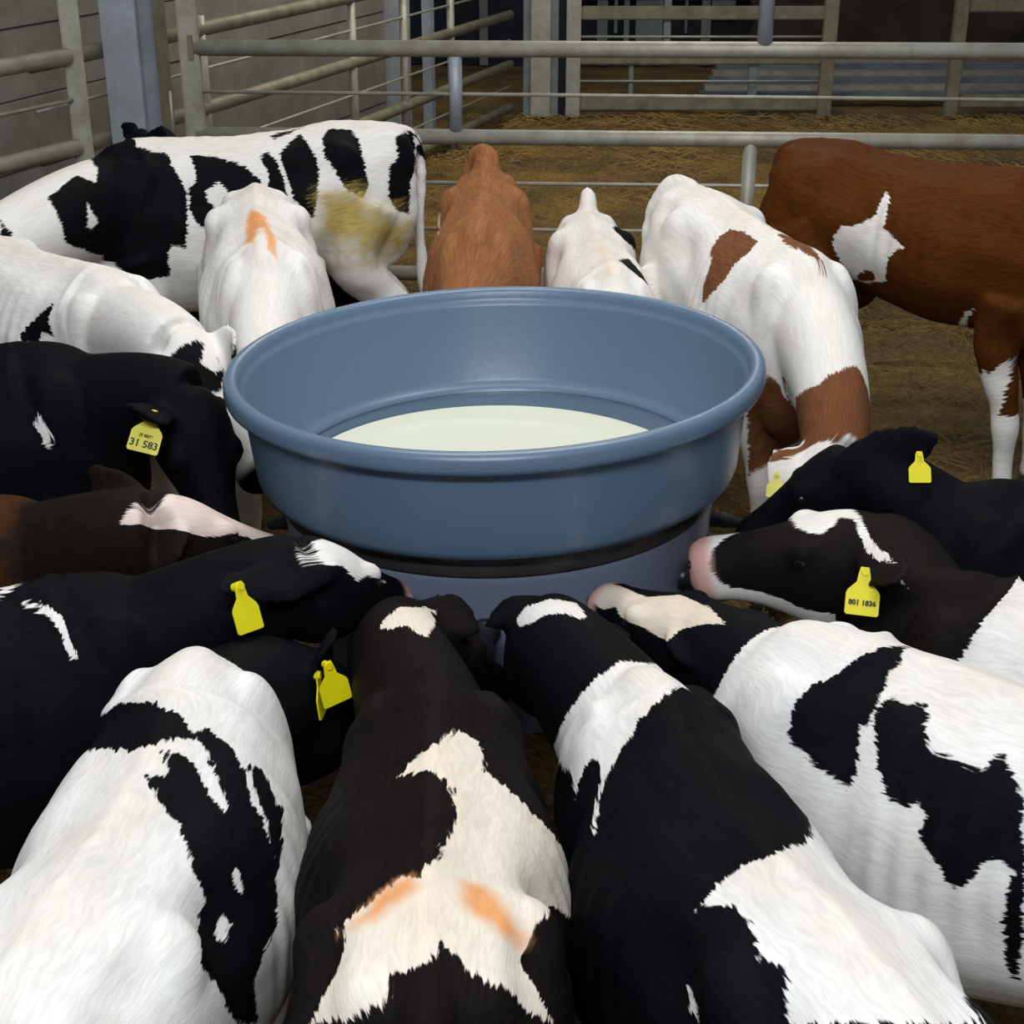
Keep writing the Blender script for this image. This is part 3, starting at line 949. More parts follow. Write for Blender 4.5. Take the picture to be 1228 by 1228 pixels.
# where each calf stands: s size, tail head and withers in plan, poll and nose in space
POSES = {'A': {'s': 1.1, 'w': 0.9, 'tail': (-0.417, 5.316), 'wit': (-1.26, 4.961), 'poll': (-1.644, 4.46, 0.8), 'nose': (-1.956, 4.588, 0.5), 'bend': -0.03},
 'B': {'s': 1.03, 'earR': (-0.62, 3.42, 0.62), 'w': 0.86, 'tail': (-0.789, 4.611), 'wit': (-0.644, 3.866), 'poll': (-0.582, 3.501, 0.74), 'nose': (-0.395, 3.334, 0.56), 'bend': 0.0},
 'C': {'s': 0.98,
       'wit': (-1.028, 3.746),
       'tail': (-1.615, 4.205),
       'poll': (-0.769, 3.378, 0.84),
       'nose': (-0.548, 3.199, 0.58),
       'earL': (-0.63, 3.27, 0.87),
       'earLn': (0, -1, 0.3),
       'earR': (-0.86, 3.26, 0.6),
       'bend': 0.03},
 'D': {'s': 0.98,
       'earL': (-0.74, 3.19, 0.72),
       'earR': (-0.76, 2.842, 0.88),
       'earRn': (0.1, -0.6, 0.8),
       'wit': (-1.004, 3.131),
       'tail': (-1.748, 3.092),
       'nose': (-0.602, 2.881, 0.54),
       'poll': (-0.686, 3.023, 0.83),
       'bend': 0.0,
       'tags': [{'ear': 'earR', 'f': 0.4, 'n': (0.1, -0.8, 0.55), 'd': (-0.25, 0, -1), 'text': [('31 583', 0.068, 0.019), ('IT 0319', 0.052, 0.008)], 'size': 1.12}]},
 'E': {'s': 0.88, 'wit': (-0.929, 2.503), 'tail': (-1.565, 2.296), 'nose': (-0.44, 2.592, 0.673), 'poll': (-0.622, 2.414, 0.832), 'bend': 0.0, 'earR': (-0.612, 2.361, 0.74)},
 'F': {'s': 0.9,
       'earR': (-0.444, 2.03, 0.88),
       'earRn': (0.1, -0.6, 0.8),
       'wit': (-0.668, 2.143),
       'tail': (-1.293, 1.865),
       'nose': (-0.206, 2.437, 0.659),
       'poll': (-0.341, 2.231, 0.831),
       'bend': 0.02,
       'earL': (-0.405, 2.255, 0.82),
       'earLn': (0, -0.3, 1),
       'tags': [{'ear': 'earR', 'f': 0.82, 'off': (0, -0.02, 0.015), 'n': (0.8, -0.45, 0.4), 'd': (-0.3, 0, -1), 'size': 0.95}]},
 'G': {'s': 0.92,
       'w': 0.95,
       'tail': (-0.516, 1.164),
       'wit': (-0.459, 1.846),
       'earL': (-0.45, 2.02, 0.6),
       'earR': (-0.268, 2.03, 0.8),
       'earRn': (0.9, -0.3, 0.2),
       'tags': [{'ear': 'earR', 'f': 0.35, 'off': (-0.01, -0.04, 0.01), 'n': (1, -0.12, 0.1), 'd': (0.05, 0, -1), 'size': 0.9},
                {'ear': 'earR', 'f': 0.6, 'off': (0.0, -0.045, 0.01), 'n': (0.55, -0.82, 0.2), 'd': (0.14, 0, -1), 'size': 0.85}],
       'poll': (-0.372, 2.07, 0.71),
       'nose': (-0.262, 2.361, 0.46),
       'bend': -0.02},
 'H': {'s': 0.92,
       'w': 0.92,
       'earL': (-0.25, 2.2, 0.6),
       'tail': (-0.087, 1.194),
       'wit': (-0.108, 1.793),
       'earR': (-0.092, 2.25, 0.76),
       'earRn': (0, -1, 0.3),
       'earw': 1.25,
       'poll': (-0.171, 2.201, 0.723),
       'nose': (-0.031, 2.4, 0.5),
       'bend': 0.0},
 'I': {'s': 0.93,
       'w': 0.87,
       'tail': (0.398, 1.118),
       'wit': (0.195, 1.775),
       'earL': (-0.008, 2.238, 0.76),
       'earLn': (0, -1, 0.3),
       'earw': 1.25,
       'earR': (0.154, 2.096, 0.74),
       'earRn': (0, -0.3, 1),
       'poll': (0.066, 2.185, 0.738),
       'nose': (0.081, 2.414, 0.5),
       'bend': 0.02},
 'K': {'s': 0.93, 'earL': (0.331, 2.023, 0.76), 'earR': (0.377, 2.022, 0.8), 'wit': (0.453, 1.919), 'tail': (0.994, 1.465), 'nose': (0.17, 2.453, 0.65), 'poll': (0.322, 2.171, 0.73), 'bend': -0.02},
 'L': {'s': 0.85,
       'earL': (0.61, 2.105, 0.86),
       'earLn': (-0.2, -1, 0.5),
       'hs': 1.28,
       'earR': (0.8, 2.5, 0.7),
       'tags': [{'ear': 'earL', 'f': 0.32, 'off': (-0.035, -0.075, 0.022), 'n': (0.0, -0.85, 0.5), 'd': (-0.1, 0, -1), 'text': [('801 1836', 0.062, 0.0125)], 'size': 0.98}],
       'wit': (0.744, 2.245),
       'tail': (1.351, 2.024),
       'nose': (0.345, 2.576, 0.673),
       'poll': (0.665, 2.522, 0.738),
       'bend': 0.0},
 'M': {'s': 0.86,
       'wit': (0.907, 2.618),
       'tail': (1.56, 2.595),
       'nose': (0.467, 2.785, 0.62),
       'poll': (0.652, 2.753, 0.8),
       'bend': 0.0,
       'earL': (0.805, 2.647, 0.89),
       'earLn': (0, -1, 0.4),
       'earR': (0.7, 2.9, 0.62),
       'earw': 1.2,
       'tags': [{'ear': 'earL', 'f': 0.8, 'off': (0, -0.014, -0.01), 'n': (0, -0.85, 0.5), 'size': 0.72}]},
 'N': {'s': 1.03,
       'w': 0.86,
       'tail': (0.539, 4.611),
       'wit': (0.751, 3.76),
       'poll': (0.721, 3.187, 0.64),
       'nose': (0.551, 3.044, 0.4),
       'earL': (0.772, 3.372, 0.55),
       'earR': (0.57, 3.1, 0.6),
       'tags': [{'ear': 'earR', 'f': 0.8, 'off': (0, -0.03, 0.03), 'n': (-0.2, -0.85, 0.5), 'size': 0.7}],
       'tailr': 1.3,
       'tailp': [(-0.03, -0.02, 0.93), (-0.05, -0.06, 0.915), (-0.08, -0.1, 0.8), (-0.08, -0.1, 0.55), (-0.08, -0.1, 0.4)],
       'bend': 0.02},
 'O': {'s': 0.9,
       'tailr': 1.25,
       'tailp': [(-0.03, 0.01, 0.965), (-0.06, 0.01, 0.985), (-0.1, 0.03, 0.92), (-0.11, 0.03, 0.7), (-0.1, 0.03, 0.45)],
       'w': 0.86,
       'tail': (0.241, 4.809),
       'wit': (0.28, 4.071),
       'poll': (0.201, 3.682, 0.7),
       'nose': (0.115, 3.447, 0.56),
       'bend': 0.0},
 'P': {'s': 1.06,
       'tailr': 1.5,
       'tailp': [(-0.045, 0, 0.955), (-0.075, -0.045, 0.955), (-0.085, -0.085, 0.85), (-0.08, -0.09, 0.62), (-0.08, -0.09, 0.42)],
       'w': 0.74,
       'tail': (-0.081, 4.746),
       'wit': (-0.094, 4.005),
       'poll': (-0.14, 3.754, 0.74),
       'nose': (-0.105, 3.466, 0.58),
       'bend': 0.0},
 'Q': {'s': 1.1, 'depth': 0.84, 'tail': (0.95, 5.0), 'wit': (1.55, 4.45), 'poll': (1.98, 4.05, 1.1), 'nose': (2.15, 3.85, 0.85), 'bend': 0.0},
 'R': {'s': 0.84,
       'tail': (-0.7, 5.84),
       'wit': (-1.2, 5.63),
       'poll': (-1.33, 5.53, 0.95),
       'nose': (-1.52, 5.4, 0.75),
       'bend': 0.0,
       'earL': (-1.23, 5.44, 0.985),
       'earLn': (0, -1, 0.2),
       'earR': (-1.44, 5.64, 0.985),
       'earRn': (0, -1, 0.2)}}
# coat patches as outlines in coat coordinates (along the back, around the body)
COATS = {'A': {'base': 'white',
       'nose': 'black',
       'layers': [('black', 0.0025,
                   [[(1.058, 0.111), (1.041, 0.109), (0.959, 0.07), (0.946, 0.109), (0.927, 0.143), (0.914, 0.119), (0.897, 0.095), (0.892, 0.059), (0.864, -0.04), (0.822, -0.09), (0.821, -0.068),
                     (0.832, -0.074), (0.832, -0.066), (0.831, -0.07), (0.82, -0.054), (0.737, -0.029), (0.756, 0.026), (0.807, 0.049), (0.725, 0.044), (0.667, 0.059), (0.665, 0.105), (0.646, 0.156),
                     (0.643, 0.198), (0.648, 0.214), (0.661, 0.321), (0.662, 0.356), (0.676, 0.355), (0.703, 0.348), (0.713, 0.398), (0.706, 0.455), (0.72, 0.46), (0.734, 0.459), (0.747, 0.452),
                     (0.769, 0.451), (0.79, 0.459), (0.805, 0.449), (0.819, 0.422), (0.828, 0.416), (0.941, 0.521), (0.97, 0.503), (0.993, 0.482), (1.009, 0.456), (1.042, 0.417), (1.07, 0.374),
                     (1.068, 0.205)],
                    [(0.607, 0.068), (0.533, 0.084), (0.491, 0.107), (0.452, 0.131), (0.419, 0.177), (0.453, 0.19), (0.469, 0.192), (0.511, 0.206), (0.523, 0.196), (0.546, 0.162), (0.56, 0.168),
                     (0.591, 0.18), (0.59, 0.196), (0.589, 0.212), (0.555, 0.244), (0.586, 0.293), (0.622, 0.29), (0.644, 0.235), (0.641, 0.181), (0.639, 0.164), (0.609, 0.145)],
                    [(0.407, 0.106), (0.373, 0.086), (0.369, 0.102), (0.356, 0.126), (0.347, 0.191), (0.351, 0.225), (0.352, 0.241), (0.394, 0.234), (0.422, 0.21), (0.396, 0.175), (0.396, 0.14)],
                    [(0.343, 0.101), (0.262, 0.025), (0.239, 0.163), (0.257, 0.254), (0.28, 0.334), (0.291, 0.32), (0.332, 0.249), (0.335, 0.193), (0.344, 0.135)],
                    [(0.208, 0.067), (0.192, 0.049), (0.176, 0.036), (0.126, 0.048), (0.113, 0.097), (0.11, 0.136), (0.112, 0.158), (0.109, 0.261), (0.115, 0.278), (0.131, 0.304), (0.176, 0.256),
                     (0.191, 0.221), (0.2, 0.187), (0.222, 0.143)],
                    [(0.015, 0.102), (-0.002, 0.087), (-0.028, 0.041), (-0.046, 0.025), (-0.062, 0.036), (-0.079, 0.017), (-0.079, 0.002), (-0.085, 0.025), (-0.103, 0.067), (-0.073, 0.072),
                     (-0.063, 0.06), (-0.061, -0.019), (-0.034, 0.243), (-0.014, 0.293), (-0.006, 0.383), (-0.003, 0.421), (0.028, 0.384), (0.053, 0.321), (0.038, 0.206), (0.012, 0.186)],
                    [(0.239, 0.004), (0.311, 0.024), (0.344, 0.042), (0.348, 0.017)], [(1.18, 0.092), (1.182, 0.201), (1.195, 0.206), (1.21, 0.207)]]),
                  ('white', 0.0025, [[(0.98, 0.218), (0.976, 0.268), (0.959, 0.342), (0.989, 0.364), (1.002, 0.346)]]),
                  ('dirt', 0.045,
                   [[(0.247, 0.245), (0.119, 0.297), (0.062, 0.354), (0.049, 0.369), (0.006, 0.465), (0.034, 0.509), (0.083, 0.49), (0.123, 0.455), (0.17, 0.438), (0.201, 0.44), (0.215, 0.445),
                     (0.229, 0.454), (0.261, 0.392), (0.26, 0.353)]])]},
 'B': {'base': 'white',
       'nose': 'black',
       'layers': [('orange', 0.009,
                   [[(0.304, -0.02), (0.388, 0.002), (0.405, 0.013), (0.62, 0.016), (0.71, 0.021), (0.821, 0.028), (0.834, 0.032), (0.837, 0.038), (0.852, 0.041), (0.834, 0.008), (0.822, 0.003),
                     (0.604, 0.002), (0.585, -0.008), (0.765, -0.02), (0.829, -0.03), (0.834, -0.035), (0.768, -0.049), (0.576, -0.037), (0.445, -0.034)]])]},
 'C': {'base': 'white',
       'nose': 'black',
       'layers': [('black', 0.0025,
                   [[(0.691, -0.119), (0.695, -0.133), (0.695, -0.16), (0.723, -0.196), (0.678, -0.198), (0.677, -0.214), (0.67, -0.231), (0.638, -0.231), (0.607, -0.241), (0.596, -0.223),
                     (0.619, -0.181), (0.663, -0.149)],
                    [(1.312, -0.246), (1.287, -0.187), (1.28, -0.092), (1.281, -0.009), (1.293, 0.013), (1.326, -0.064), (1.338, -0.057), (1.349, -0.042), (1.352, -0.003), (1.353, 0.034),
                     (1.363, 0.02), (1.391, -0.05), (1.39, -0.072), (1.369, -0.171), (1.337, -0.268)],
                    [(1.329, 0.032), (1.33, 0.023), (1.35, 0.008)]])]},
 'D': {'base': 'black',
       'nose': 'black',
       'layers': [('white', 0.0025,
                   [[(0.818, -0.218), (0.761, -0.195), (0.764, -0.224), (0.762, -0.239), (0.776, -0.241), (0.782, -0.236), (0.806, -0.243), (0.815, -0.242), (0.832, -0.234), (0.832, -0.225)]])]},
 'E': {'base': 'bay',
       'nose': 'pink',
       'layers': [('deepbrown', 0.03, [[(0.93, -1.2), (1.75, -1.2), (1.75, 1.2), (0.93, 1.2)]]),
                  ('palepink', 0.0025,
                   [[(1.22, -0.2), (1.25, -0.02), (1.36, 0.06), (1.45, 0.05), (1.6, 0.05), (1.6, -0.12), (1.5, -0.15), (1.44, -0.14), (1.4, -0.18), (1.33, -0.24), (1.27, -0.25)]])]},
 'F': {'base': 'black',
       'nose': 'pink',
       'layers': [('white', 0.0025,
                   [[(1.245, -0.028), (1.252, -0.044), (1.26, -0.044), (1.292, -0.008), (1.306, -0.044), (1.315, -0.056), (1.341, -0.067), (1.35, -0.088), (1.369, -0.095), (1.382, -0.091),
                     (1.389, -0.102), (1.403, -0.163), (1.411, -0.164), (1.426, -0.178), (1.474, -0.102), (1.46, -0.147), (1.432, -0.162), (1.372, -0.214), (1.347, -0.208), (1.326, -0.246),
                     (1.303, -0.226), (1.286, -0.192), (1.265, -0.205), (1.25, -0.207), (1.246, -0.195), (1.242, -0.143)],
                    [(0.648, 0.006), (0.635, -0.007), (0.616, -0.012), (0.61, -0.017), (0.611, 0.02)],
                    [(0.645, -0.026), (0.653, -0.032), (0.708, -0.049), (0.789, -0.091), (0.783, -0.098), (0.78, -0.106), (0.765, -0.117), (0.755, -0.131), (0.758, -0.139), (0.749, -0.142),
                     (0.717, -0.138), (0.718, -0.115), (0.725, -0.108), (0.719, -0.101), (0.723, -0.092), (0.699, -0.074), (0.692, -0.064), (0.649, -0.042)]])]},
 'G': {'base': 'white',
       'nose': 'black',
       'layers': [('black', 0.0025,
                   [[(0.725, 0.078), (0.621, 0.001), (0.615, -0.004), (0.614, -0.013), (0.573, -0.041), (0.559, -0.041), (0.548, -0.022), (0.522, -0.004), (0.515, 0.007), (0.517, 0.026),
                     (0.557, 0.064), (0.569, 0.084), (0.619, 0.129), (0.746, 0.186), (0.76, 0.197), (0.762, 0.179), (0.798, 0.201), (0.784, 0.182), (0.8, 0.192), (0.793, 0.178), (0.785, 0.171),
                     (0.785, 0.162), (0.768, 0.146), (0.768, 0.131), (0.74, 0.104)],
                    [(0.434, -0.01), (0.461, -0.029), (0.507, -0.017), (0.518, -0.036), (0.503, -0.056), (0.453, -0.092), (0.436, -0.109), (0.453, -0.109), (0.487, -0.085), (0.528, -0.064),
                     (0.528, -0.073), (0.567, -0.046), (0.583, -0.04), (0.606, -0.051), (0.593, -0.08), (0.561, -0.103), (0.502, -0.129), (0.471, -0.166), (0.465, -0.169), (0.451, -0.194),
                     (0.46, -0.183), (0.478, -0.176), (0.492, -0.165), (0.494, -0.157), (0.509, -0.141), (0.568, -0.112), (0.591, -0.125), (0.591, -0.144), (0.555, -0.162), (0.541, -0.17),
                     (0.555, -0.183), (0.501, -0.192), (0.482, -0.207), (0.46, -0.209), (0.447, -0.218), (0.438, -0.23), (0.405, -0.25), (0.395, -0.275), (0.354, -0.277), (0.306, -0.3),
                     (0.317, -0.363), (0.328, -0.386), (0.263, -0.343), (0.217, -0.305), (0.202, -0.27), (0.192, -0.216), (0.168, -0.187), (0.169, -0.18), (0.186, -0.163), (0.232, -0.169),
                     (0.29, -0.152), (0.293, -0.119), (0.311, -0.103), (0.367, -0.066), (0.396, -0.038)],
                    [(0.94, -1.2), (1.75, -1.2), (1.75, 1.2), (0.94, 1.2)]]),
                  ('white', 0.0025, [[(0.367, -0.156), (0.374, -0.166), (0.357, -0.187), (0.35, -0.177), (0.351, -0.171)], [(0.307, -0.19), (0.313, -0.209), (0.28, -0.214), (0.271, -0.2)]])]},
 'H': {'base': 'darkbrown',
       'nose': 'black',
       'layers': [('ivory', 0.0025,
                   [[(0.489, 0.039), (0.532, 0.01), (0.534, 0.003), (0.58, -0.017), (0.629, -0.029), (0.622, -0.047), (0.621, -0.058), (0.58, -0.064), (0.519, -0.059), (0.52, -0.072), (0.495, -0.1),
                     (0.489, -0.126), (0.485, -0.131), (0.483, -0.163), (0.5, -0.203), (0.504, -0.228), (0.522, -0.245), (0.536, -0.299), (0.498, -0.291), (0.501, -0.317), (0.495, -0.324),
                     (0.501, -0.341), (0.456, -0.3), (0.41, -0.267), (0.398, -0.254), (0.34, -0.209), (0.171, -0.143), (0.158, -0.143), (0.14, -0.123), (0.111, -0.13), (0.081, -0.129), (0.075, -0.14),
                     (0.048, -0.168), (0.041, -0.184), (0.039, -0.205), (0.026, -0.184), (0.016, -0.154), (0.009, -0.083), (0.011, -0.067), (0.018, -0.052), (0.044, -0.029), (0.049, -0.016),
                     (0.03, -0.013), (0.013, 0.0), (0.011, 0.013), (0.015, 0.029), (0.008, 0.046), (-0.014, 0.053), (-0.021, 0.08), (-0.015, 0.111), (-0.008, 0.129), (0.026, 0.184), (0.036, 0.158),
                     (0.063, 0.126), (0.098, 0.109), (0.139, 0.11), (0.142, 0.092), (0.173, 0.027), (0.157, 0.006), (0.292, -0.027), (0.355, -0.032), (0.386, -0.029), (0.422, -0.025), (0.454, -0.014),
                     (0.456, -0.008), (0.473, 0.005), (0.477, 0.015), (0.486, 0.022)],
                    [(1.072, 0.08), (1.109, 0.052), (1.116, 0.034), (1.143, -0.003), (1.146, -0.044), (1.159, -0.066), (1.185, -0.097), (1.24, -0.118), (1.271, -0.079), (1.254, -0.133),
                     (1.16, -0.153), (1.092, -0.117), (0.993, -0.045), (1.002, -0.028), (1.016, -0.016), (1.047, -0.002), (1.043, 0.013), (1.046, 0.047)]]),
                  ('orange', 0.018,
                   [[(0.127, 0.102), (0.134, 0.088), (0.165, 0.054), (0.166, 0.02), (0.145, 0.015), (0.116, 0.057), (0.114, 0.088)],
                    [(0.172, -0.042), (0.186, -0.069), (0.147, -0.088), (0.11, -0.125), (0.103, -0.109), (0.102, -0.094), (0.116, -0.063), (0.135, -0.044)]])]},
 'I': {'base': 'black',
       'nose': 'black',
       'layers': [('white', 0.0025,
                   [[(0.959, 0.416), (0.934, 0.362), (0.924, 0.327), (0.913, 0.271), (0.911, 0.229), (0.905, 0.211), (0.9, 0.15), (0.904, 0.096), (0.903, 0.041), (0.911, 0.013), (0.902, -0.014),
                     (0.899, -0.041), (0.903, -0.06), (0.92, -0.102), (0.943, -0.15), (0.852, -0.073), (0.848, -0.08), (0.856, -0.089), (0.875, -0.083), (0.883, -0.084), (0.897, -0.067),
                     (0.896, -0.147), (0.859, -0.158), (0.839, -0.158), (0.835, -0.151), (0.839, -0.135), (0.864, -0.117), (0.802, -0.027), (0.739, -0.01), (0.709, 0.004), (0.696, 0.013),
                     (0.694, 0.025), (0.68, 0.047), (0.675, 0.059), (0.661, 0.079), (0.629, 0.112), (0.614, 0.12), (0.607, 0.128), (0.587, 0.133), (0.566, 0.146), (0.557, 0.157), (0.662, 0.111),
                     (0.673, 0.108), (0.697, 0.12), (0.692, 0.149), (0.676, 0.17), (0.726, 0.164), (0.77, 0.182), (0.811, 0.22), (0.952, 0.454), (0.951, 0.428)],
                    [(0.596, -0.199), (0.568, -0.18), (0.552, -0.245), (0.494, -0.216), (0.502, -0.23), (0.417, -0.172), (0.387, -0.17), (0.393, -0.179), (0.387, -0.183), (0.367, -0.166),
                     (0.359, -0.17), (0.355, -0.177), (0.358, -0.177), (0.336, -0.178), (0.342, -0.171), (0.339, -0.18), (0.323, -0.176), (0.326, -0.182), (0.319, -0.173), (0.324, -0.183),
                     (0.306, -0.181), (0.311, -0.193), (0.292, -0.191), (0.291, -0.185), (0.277, -0.195), (0.276, -0.192), (0.263, -0.195), (0.268, -0.2), (0.219, -0.236), (0.225, -0.236),
                     (0.218, -0.241), (0.202, -0.248), (0.203, -0.243), (0.18, -0.247), (0.182, -0.234), (0.174, -0.219), (0.145, -0.208), (0.137, -0.21), (0.138, -0.214), (0.125, -0.209),
                     (0.108, -0.195), (0.029, -0.084), (0.012, -0.079), (0.003, -0.08), (0.001, -0.084), (-0.003, -0.055), (-0.001, -0.031), (-0.006, -0.006), (0.001, 0.016), (0.006, 0.02),
                     (0.022, 0.053), (0.028, 0.056), (0.053, 0.091), (0.094, 0.124), (0.119, 0.104), (0.129, 0.088), (0.136, 0.085), (0.143, 0.082), (0.156, 0.087), (0.169, 0.099), (0.204, 0.079),
                     (0.223, 0.073), (0.263, 0.074), (0.299, 0.107), (0.3, 0.092), (0.308, 0.074), (0.31, 0.037), (0.291, 0.005), (0.306, -0.019), (0.345, -0.058), (0.401, -0.102), (0.516, -0.155),
                     (0.582, -0.206), (0.592, -0.21), (0.6, -0.203), (0.592, -0.211)],
                    [(0.271, 0.183), (0.214, 0.19), (0.187, 0.202), (0.214, 0.204), (0.225, 0.209), (0.238, 0.2), (0.259, 0.193)],
                    [(1.232, 0.192), (1.23, 0.155), (1.235, 0.125), (1.198, 0.043), (1.197, 0.025), (1.166, -0.013), (1.16, -0.024), (1.157, -0.04), (1.106, -0.027), (1.087, -0.022), (1.064, 0.005),
                     (1.104, 0.029), (1.124, 0.053), (1.145, 0.082), (1.158, 0.13), (1.202, 0.19)]])]},
 'K': {'base': 'white',
       'nose': 'pink',
       'layers': [('black', 0.0025,
                   [[(0.748, 0.155), (0.752, 0.142), (0.764, 0.125), (0.77, 0.104), (0.779, 0.098), (0.769, 0.089), (0.741, 0.08), (0.731, 0.073), (0.718, 0.053), (0.716, 0.045), (0.695, 0.027),
                     (0.686, 0.023), (0.67, 0.005), (0.65, -0.004), (0.64, -0.045), (0.636, 0.017), (0.642, 0.04), (0.639, 0.06), (0.641, 0.068), (0.634, 0.104), (0.637, 0.12), (0.648, 0.125),
                     (0.637, 0.144), (0.628, 0.182), (0.635, 0.208), (0.693, 0.194), (0.739, 0.175)],
                    [(0.63, 0.113), (0.633, 0.092), (0.621, 0.066), (0.589, 0.075), (0.565, 0.065), (0.562, 0.073), (0.554, 0.079), (0.548, 0.095), (0.521, 0.123), (0.434, 0.129), (0.432, 0.109),
                     (0.418, 0.101), (0.368, 0.148), (0.346, 0.231), (0.345, 0.247), (0.341, 0.252), (0.366, 0.245), (0.381, 0.234), (0.4, 0.239), (0.411, 0.25), (0.414, 0.269), (0.44, 0.286),
                     (0.475, 0.246), (0.507, 0.229), (0.498, 0.203), (0.505, 0.197), (0.511, 0.194), (0.517, 0.186), (0.533, 0.202), (0.563, 0.201), (0.601, 0.159)],
                    [(0.358, 0.245), (0.362, 0.273), (0.366, 0.28), (0.366, 0.338), (0.362, 0.347), (0.357, 0.418), (0.343, 0.424), (0.332, 0.31), (0.336, 0.301), (0.335, 0.277), (0.345, 0.241)],
                    [(0.96, -1.2), (1.75, -1.2), (1.75, 1.2), (0.96, 1.2)]]),
                  ('cream', 0.0025,
                   [[(1.607, 0.077), (1.583, -0.006), (1.551, 0.008), (1.534, 0.008), (1.517, 0.004), (1.496, 0.011), (1.404, 0.055), (1.389, 0.049), (1.379, 0.036), (1.355, 0.021), (1.346, 0.01),
                     (1.338, -0.006), (1.301, 0.008), (1.289, 0.004), (1.186, 0.047), (1.089, 0.068), (1.106, 0.08), (1.123, 0.087), (1.142, 0.099), (1.16, 0.105), (1.178, 0.121), (1.216, 0.143),
                     (1.245, 0.17), (1.246, 0.192), (1.241, 0.211), (1.245, 0.23), (1.287, 0.229), (1.341, 0.212), (1.376, 0.206), (1.44, 0.203), (1.477, 0.15), (1.521, 0.189), (1.559, 0.165),
                     (1.596, 0.13)]])]},
 'L': {'base': 'darkbrown',
       'nose': 'pink',
       'layers': [('white', 0.0025,
                   [[(-0.4, -1.2), (0.74, -1.2), (0.78, -0.3), (0.7, 0), (0.76, 0.3), (0.72, 1.2), (-0.4, 1.2)],
                    [(1.408, -0.221), (1.409, -0.209), (1.404, -0.207), (1.356, -0.242), (1.348, -0.169), (1.34, -0.162), (1.332, -0.162), (1.323, -0.136), (1.316, -0.162), (1.308, -0.148),
                     (1.301, -0.119), (1.29, -0.128), (1.273, 0.055), (1.264, 0.09), (1.245, 0.118), (1.214, 0.134), (1.177, 0.139), (1.086, 0.129), (0.981, 0.108), (0.895, 0.11), (0.917, 0.112),
                     (0.943, 0.118), (0.967, 0.13), (1.033, 0.144), (1.074, 0.158), (1.134, 0.168), (1.194, 0.17), (1.239, 0.159), (1.262, 0.141), (1.276, 0.11), (1.288, 0.035), (1.313, 0.002),
                     (1.322, 0.085), (1.343, 0.121), (1.365, 0.101), (1.387, 0.018), (1.399, -0.216)],
                    [(1.481, -0.114), (1.489, -0.083), (1.497, -0.07), (1.524, 0.041), (1.538, 0.11), (1.548, 0.205), (1.536, 0.278), (1.497, 0.426), (1.476, 0.545), (1.467, 0.559), (1.466, 0.599),
                     (1.455, 0.593), (1.45, 0.621), (1.477, 0.618), (1.478, 0.606), (1.489, 0.598), (1.489, 0.589), (1.493, 0.563), (1.502, 0.58), (1.51, 0.536), (1.517, 0.534), (1.525, 0.524),
                     (1.533, 0.502), (1.536, 0.425), (1.541, 0.384), (1.553, 0.335), (1.567, 0.299), (1.578, 0.286), (1.602, 0.289), (1.625, 0.237), (1.6, 0.084), (1.588, -0.058), (1.58, -0.07),
                     (1.57, -0.061), (1.564, -0.082), (1.552, -0.085), (1.546, -0.098), (1.537, -0.082), (1.53, -0.104), (1.521, -0.087), (1.51, -0.079), (1.5, -0.102), (1.489, -0.088)],
                    [(1.32, 0.44), (1.4, 0.42), (1.5, 0.36), (1.6, 0.36), (1.6, 0.75), (1.32, 0.75)]])]},
 'M': {'base': 'black', 'nose': 'black', 'layers': [('white', 0.0025, [])]},
 'N': {'base': 'white',
       'nose': 'black',
       'layers': [('chestnut', 0.0025,
                   [[(0.406, -0.12), (0.402, -0.105), (0.389, -0.087), (0.386, -0.07), (0.388, -0.054), (0.459, -0.04), (0.56, -0.043), (0.582, -0.07), (0.585, -0.082), (0.579, -0.108),
                     (0.579, -0.143), (0.58, -0.155), (0.561, -0.194), (0.553, -0.207), (0.528, -0.226), (0.514, -0.243), (0.511, -0.228), (0.496, -0.2), (0.492, -0.174), (0.476, -0.151),
                     (0.458, -0.139), (0.428, -0.131)],
                    [(0.577, -0.004), (0.565, 0.012), (0.407, 0.104), (0.648, 0.014), (0.687, 0.011), (0.701, 0.022), (0.771, 0.013), (0.819, 0.021), (0.83, 0.028), (0.832, 0.039), (0.831, 0.006),
                     (0.825, -0.005), (0.795, -0.01), (0.73, -0.016), (0.66, -0.015), (0.616, -0.006)],
                    [(0.787, -0.406), (0.794, -0.403), (0.815, -0.378), (0.819, -0.365), (0.861, -0.42), (0.845, -0.428), (0.832, -0.441), (0.86, -0.494), (1.073, -0.359), (1.107, -0.222),
                     (1.154, -0.138), (1.158, -0.079), (1.156, -0.028), (1.161, 0.025), (1.157, 0.091), (1.171, 0.091), (1.199, 0.1), (1.236, 0.056), (1.241, 0.058), (1.242, 0.063), (1.248, 0.014),
                     (1.259, -0.034), (1.283, -0.095), (1.293, -0.103), (1.328, -0.075), (1.347, -0.07), (1.355, -0.077), (0.777, -0.624), (0.781, -0.536), (0.776, -0.501), (0.781, -0.462),
                     (0.791, -0.431), (0.791, -0.416)],
                    [(1.09, -0.75), (1.24, -0.75), (1.24, 0.75), (1.09, 0.75), (1.13, 0.3), (1.07, 0.1), (1.12, -0.1), (1.09, -0.3)]])]},
 'O': {'base': 'white',
       'nose': 'black',
       'layers': [('black', 0.0025,
                   [[(0.195, 0.064), (0.137, 0.092), (0.137, 0.113), (0.159, 0.146), (0.161, 0.168), (0.172, 0.187), (0.171, 0.201), (0.17, 0.222), (0.187, 0.207), (0.215, 0.159), (0.233, 0.112),
                     (0.226, 0.093), (0.216, 0.08)],
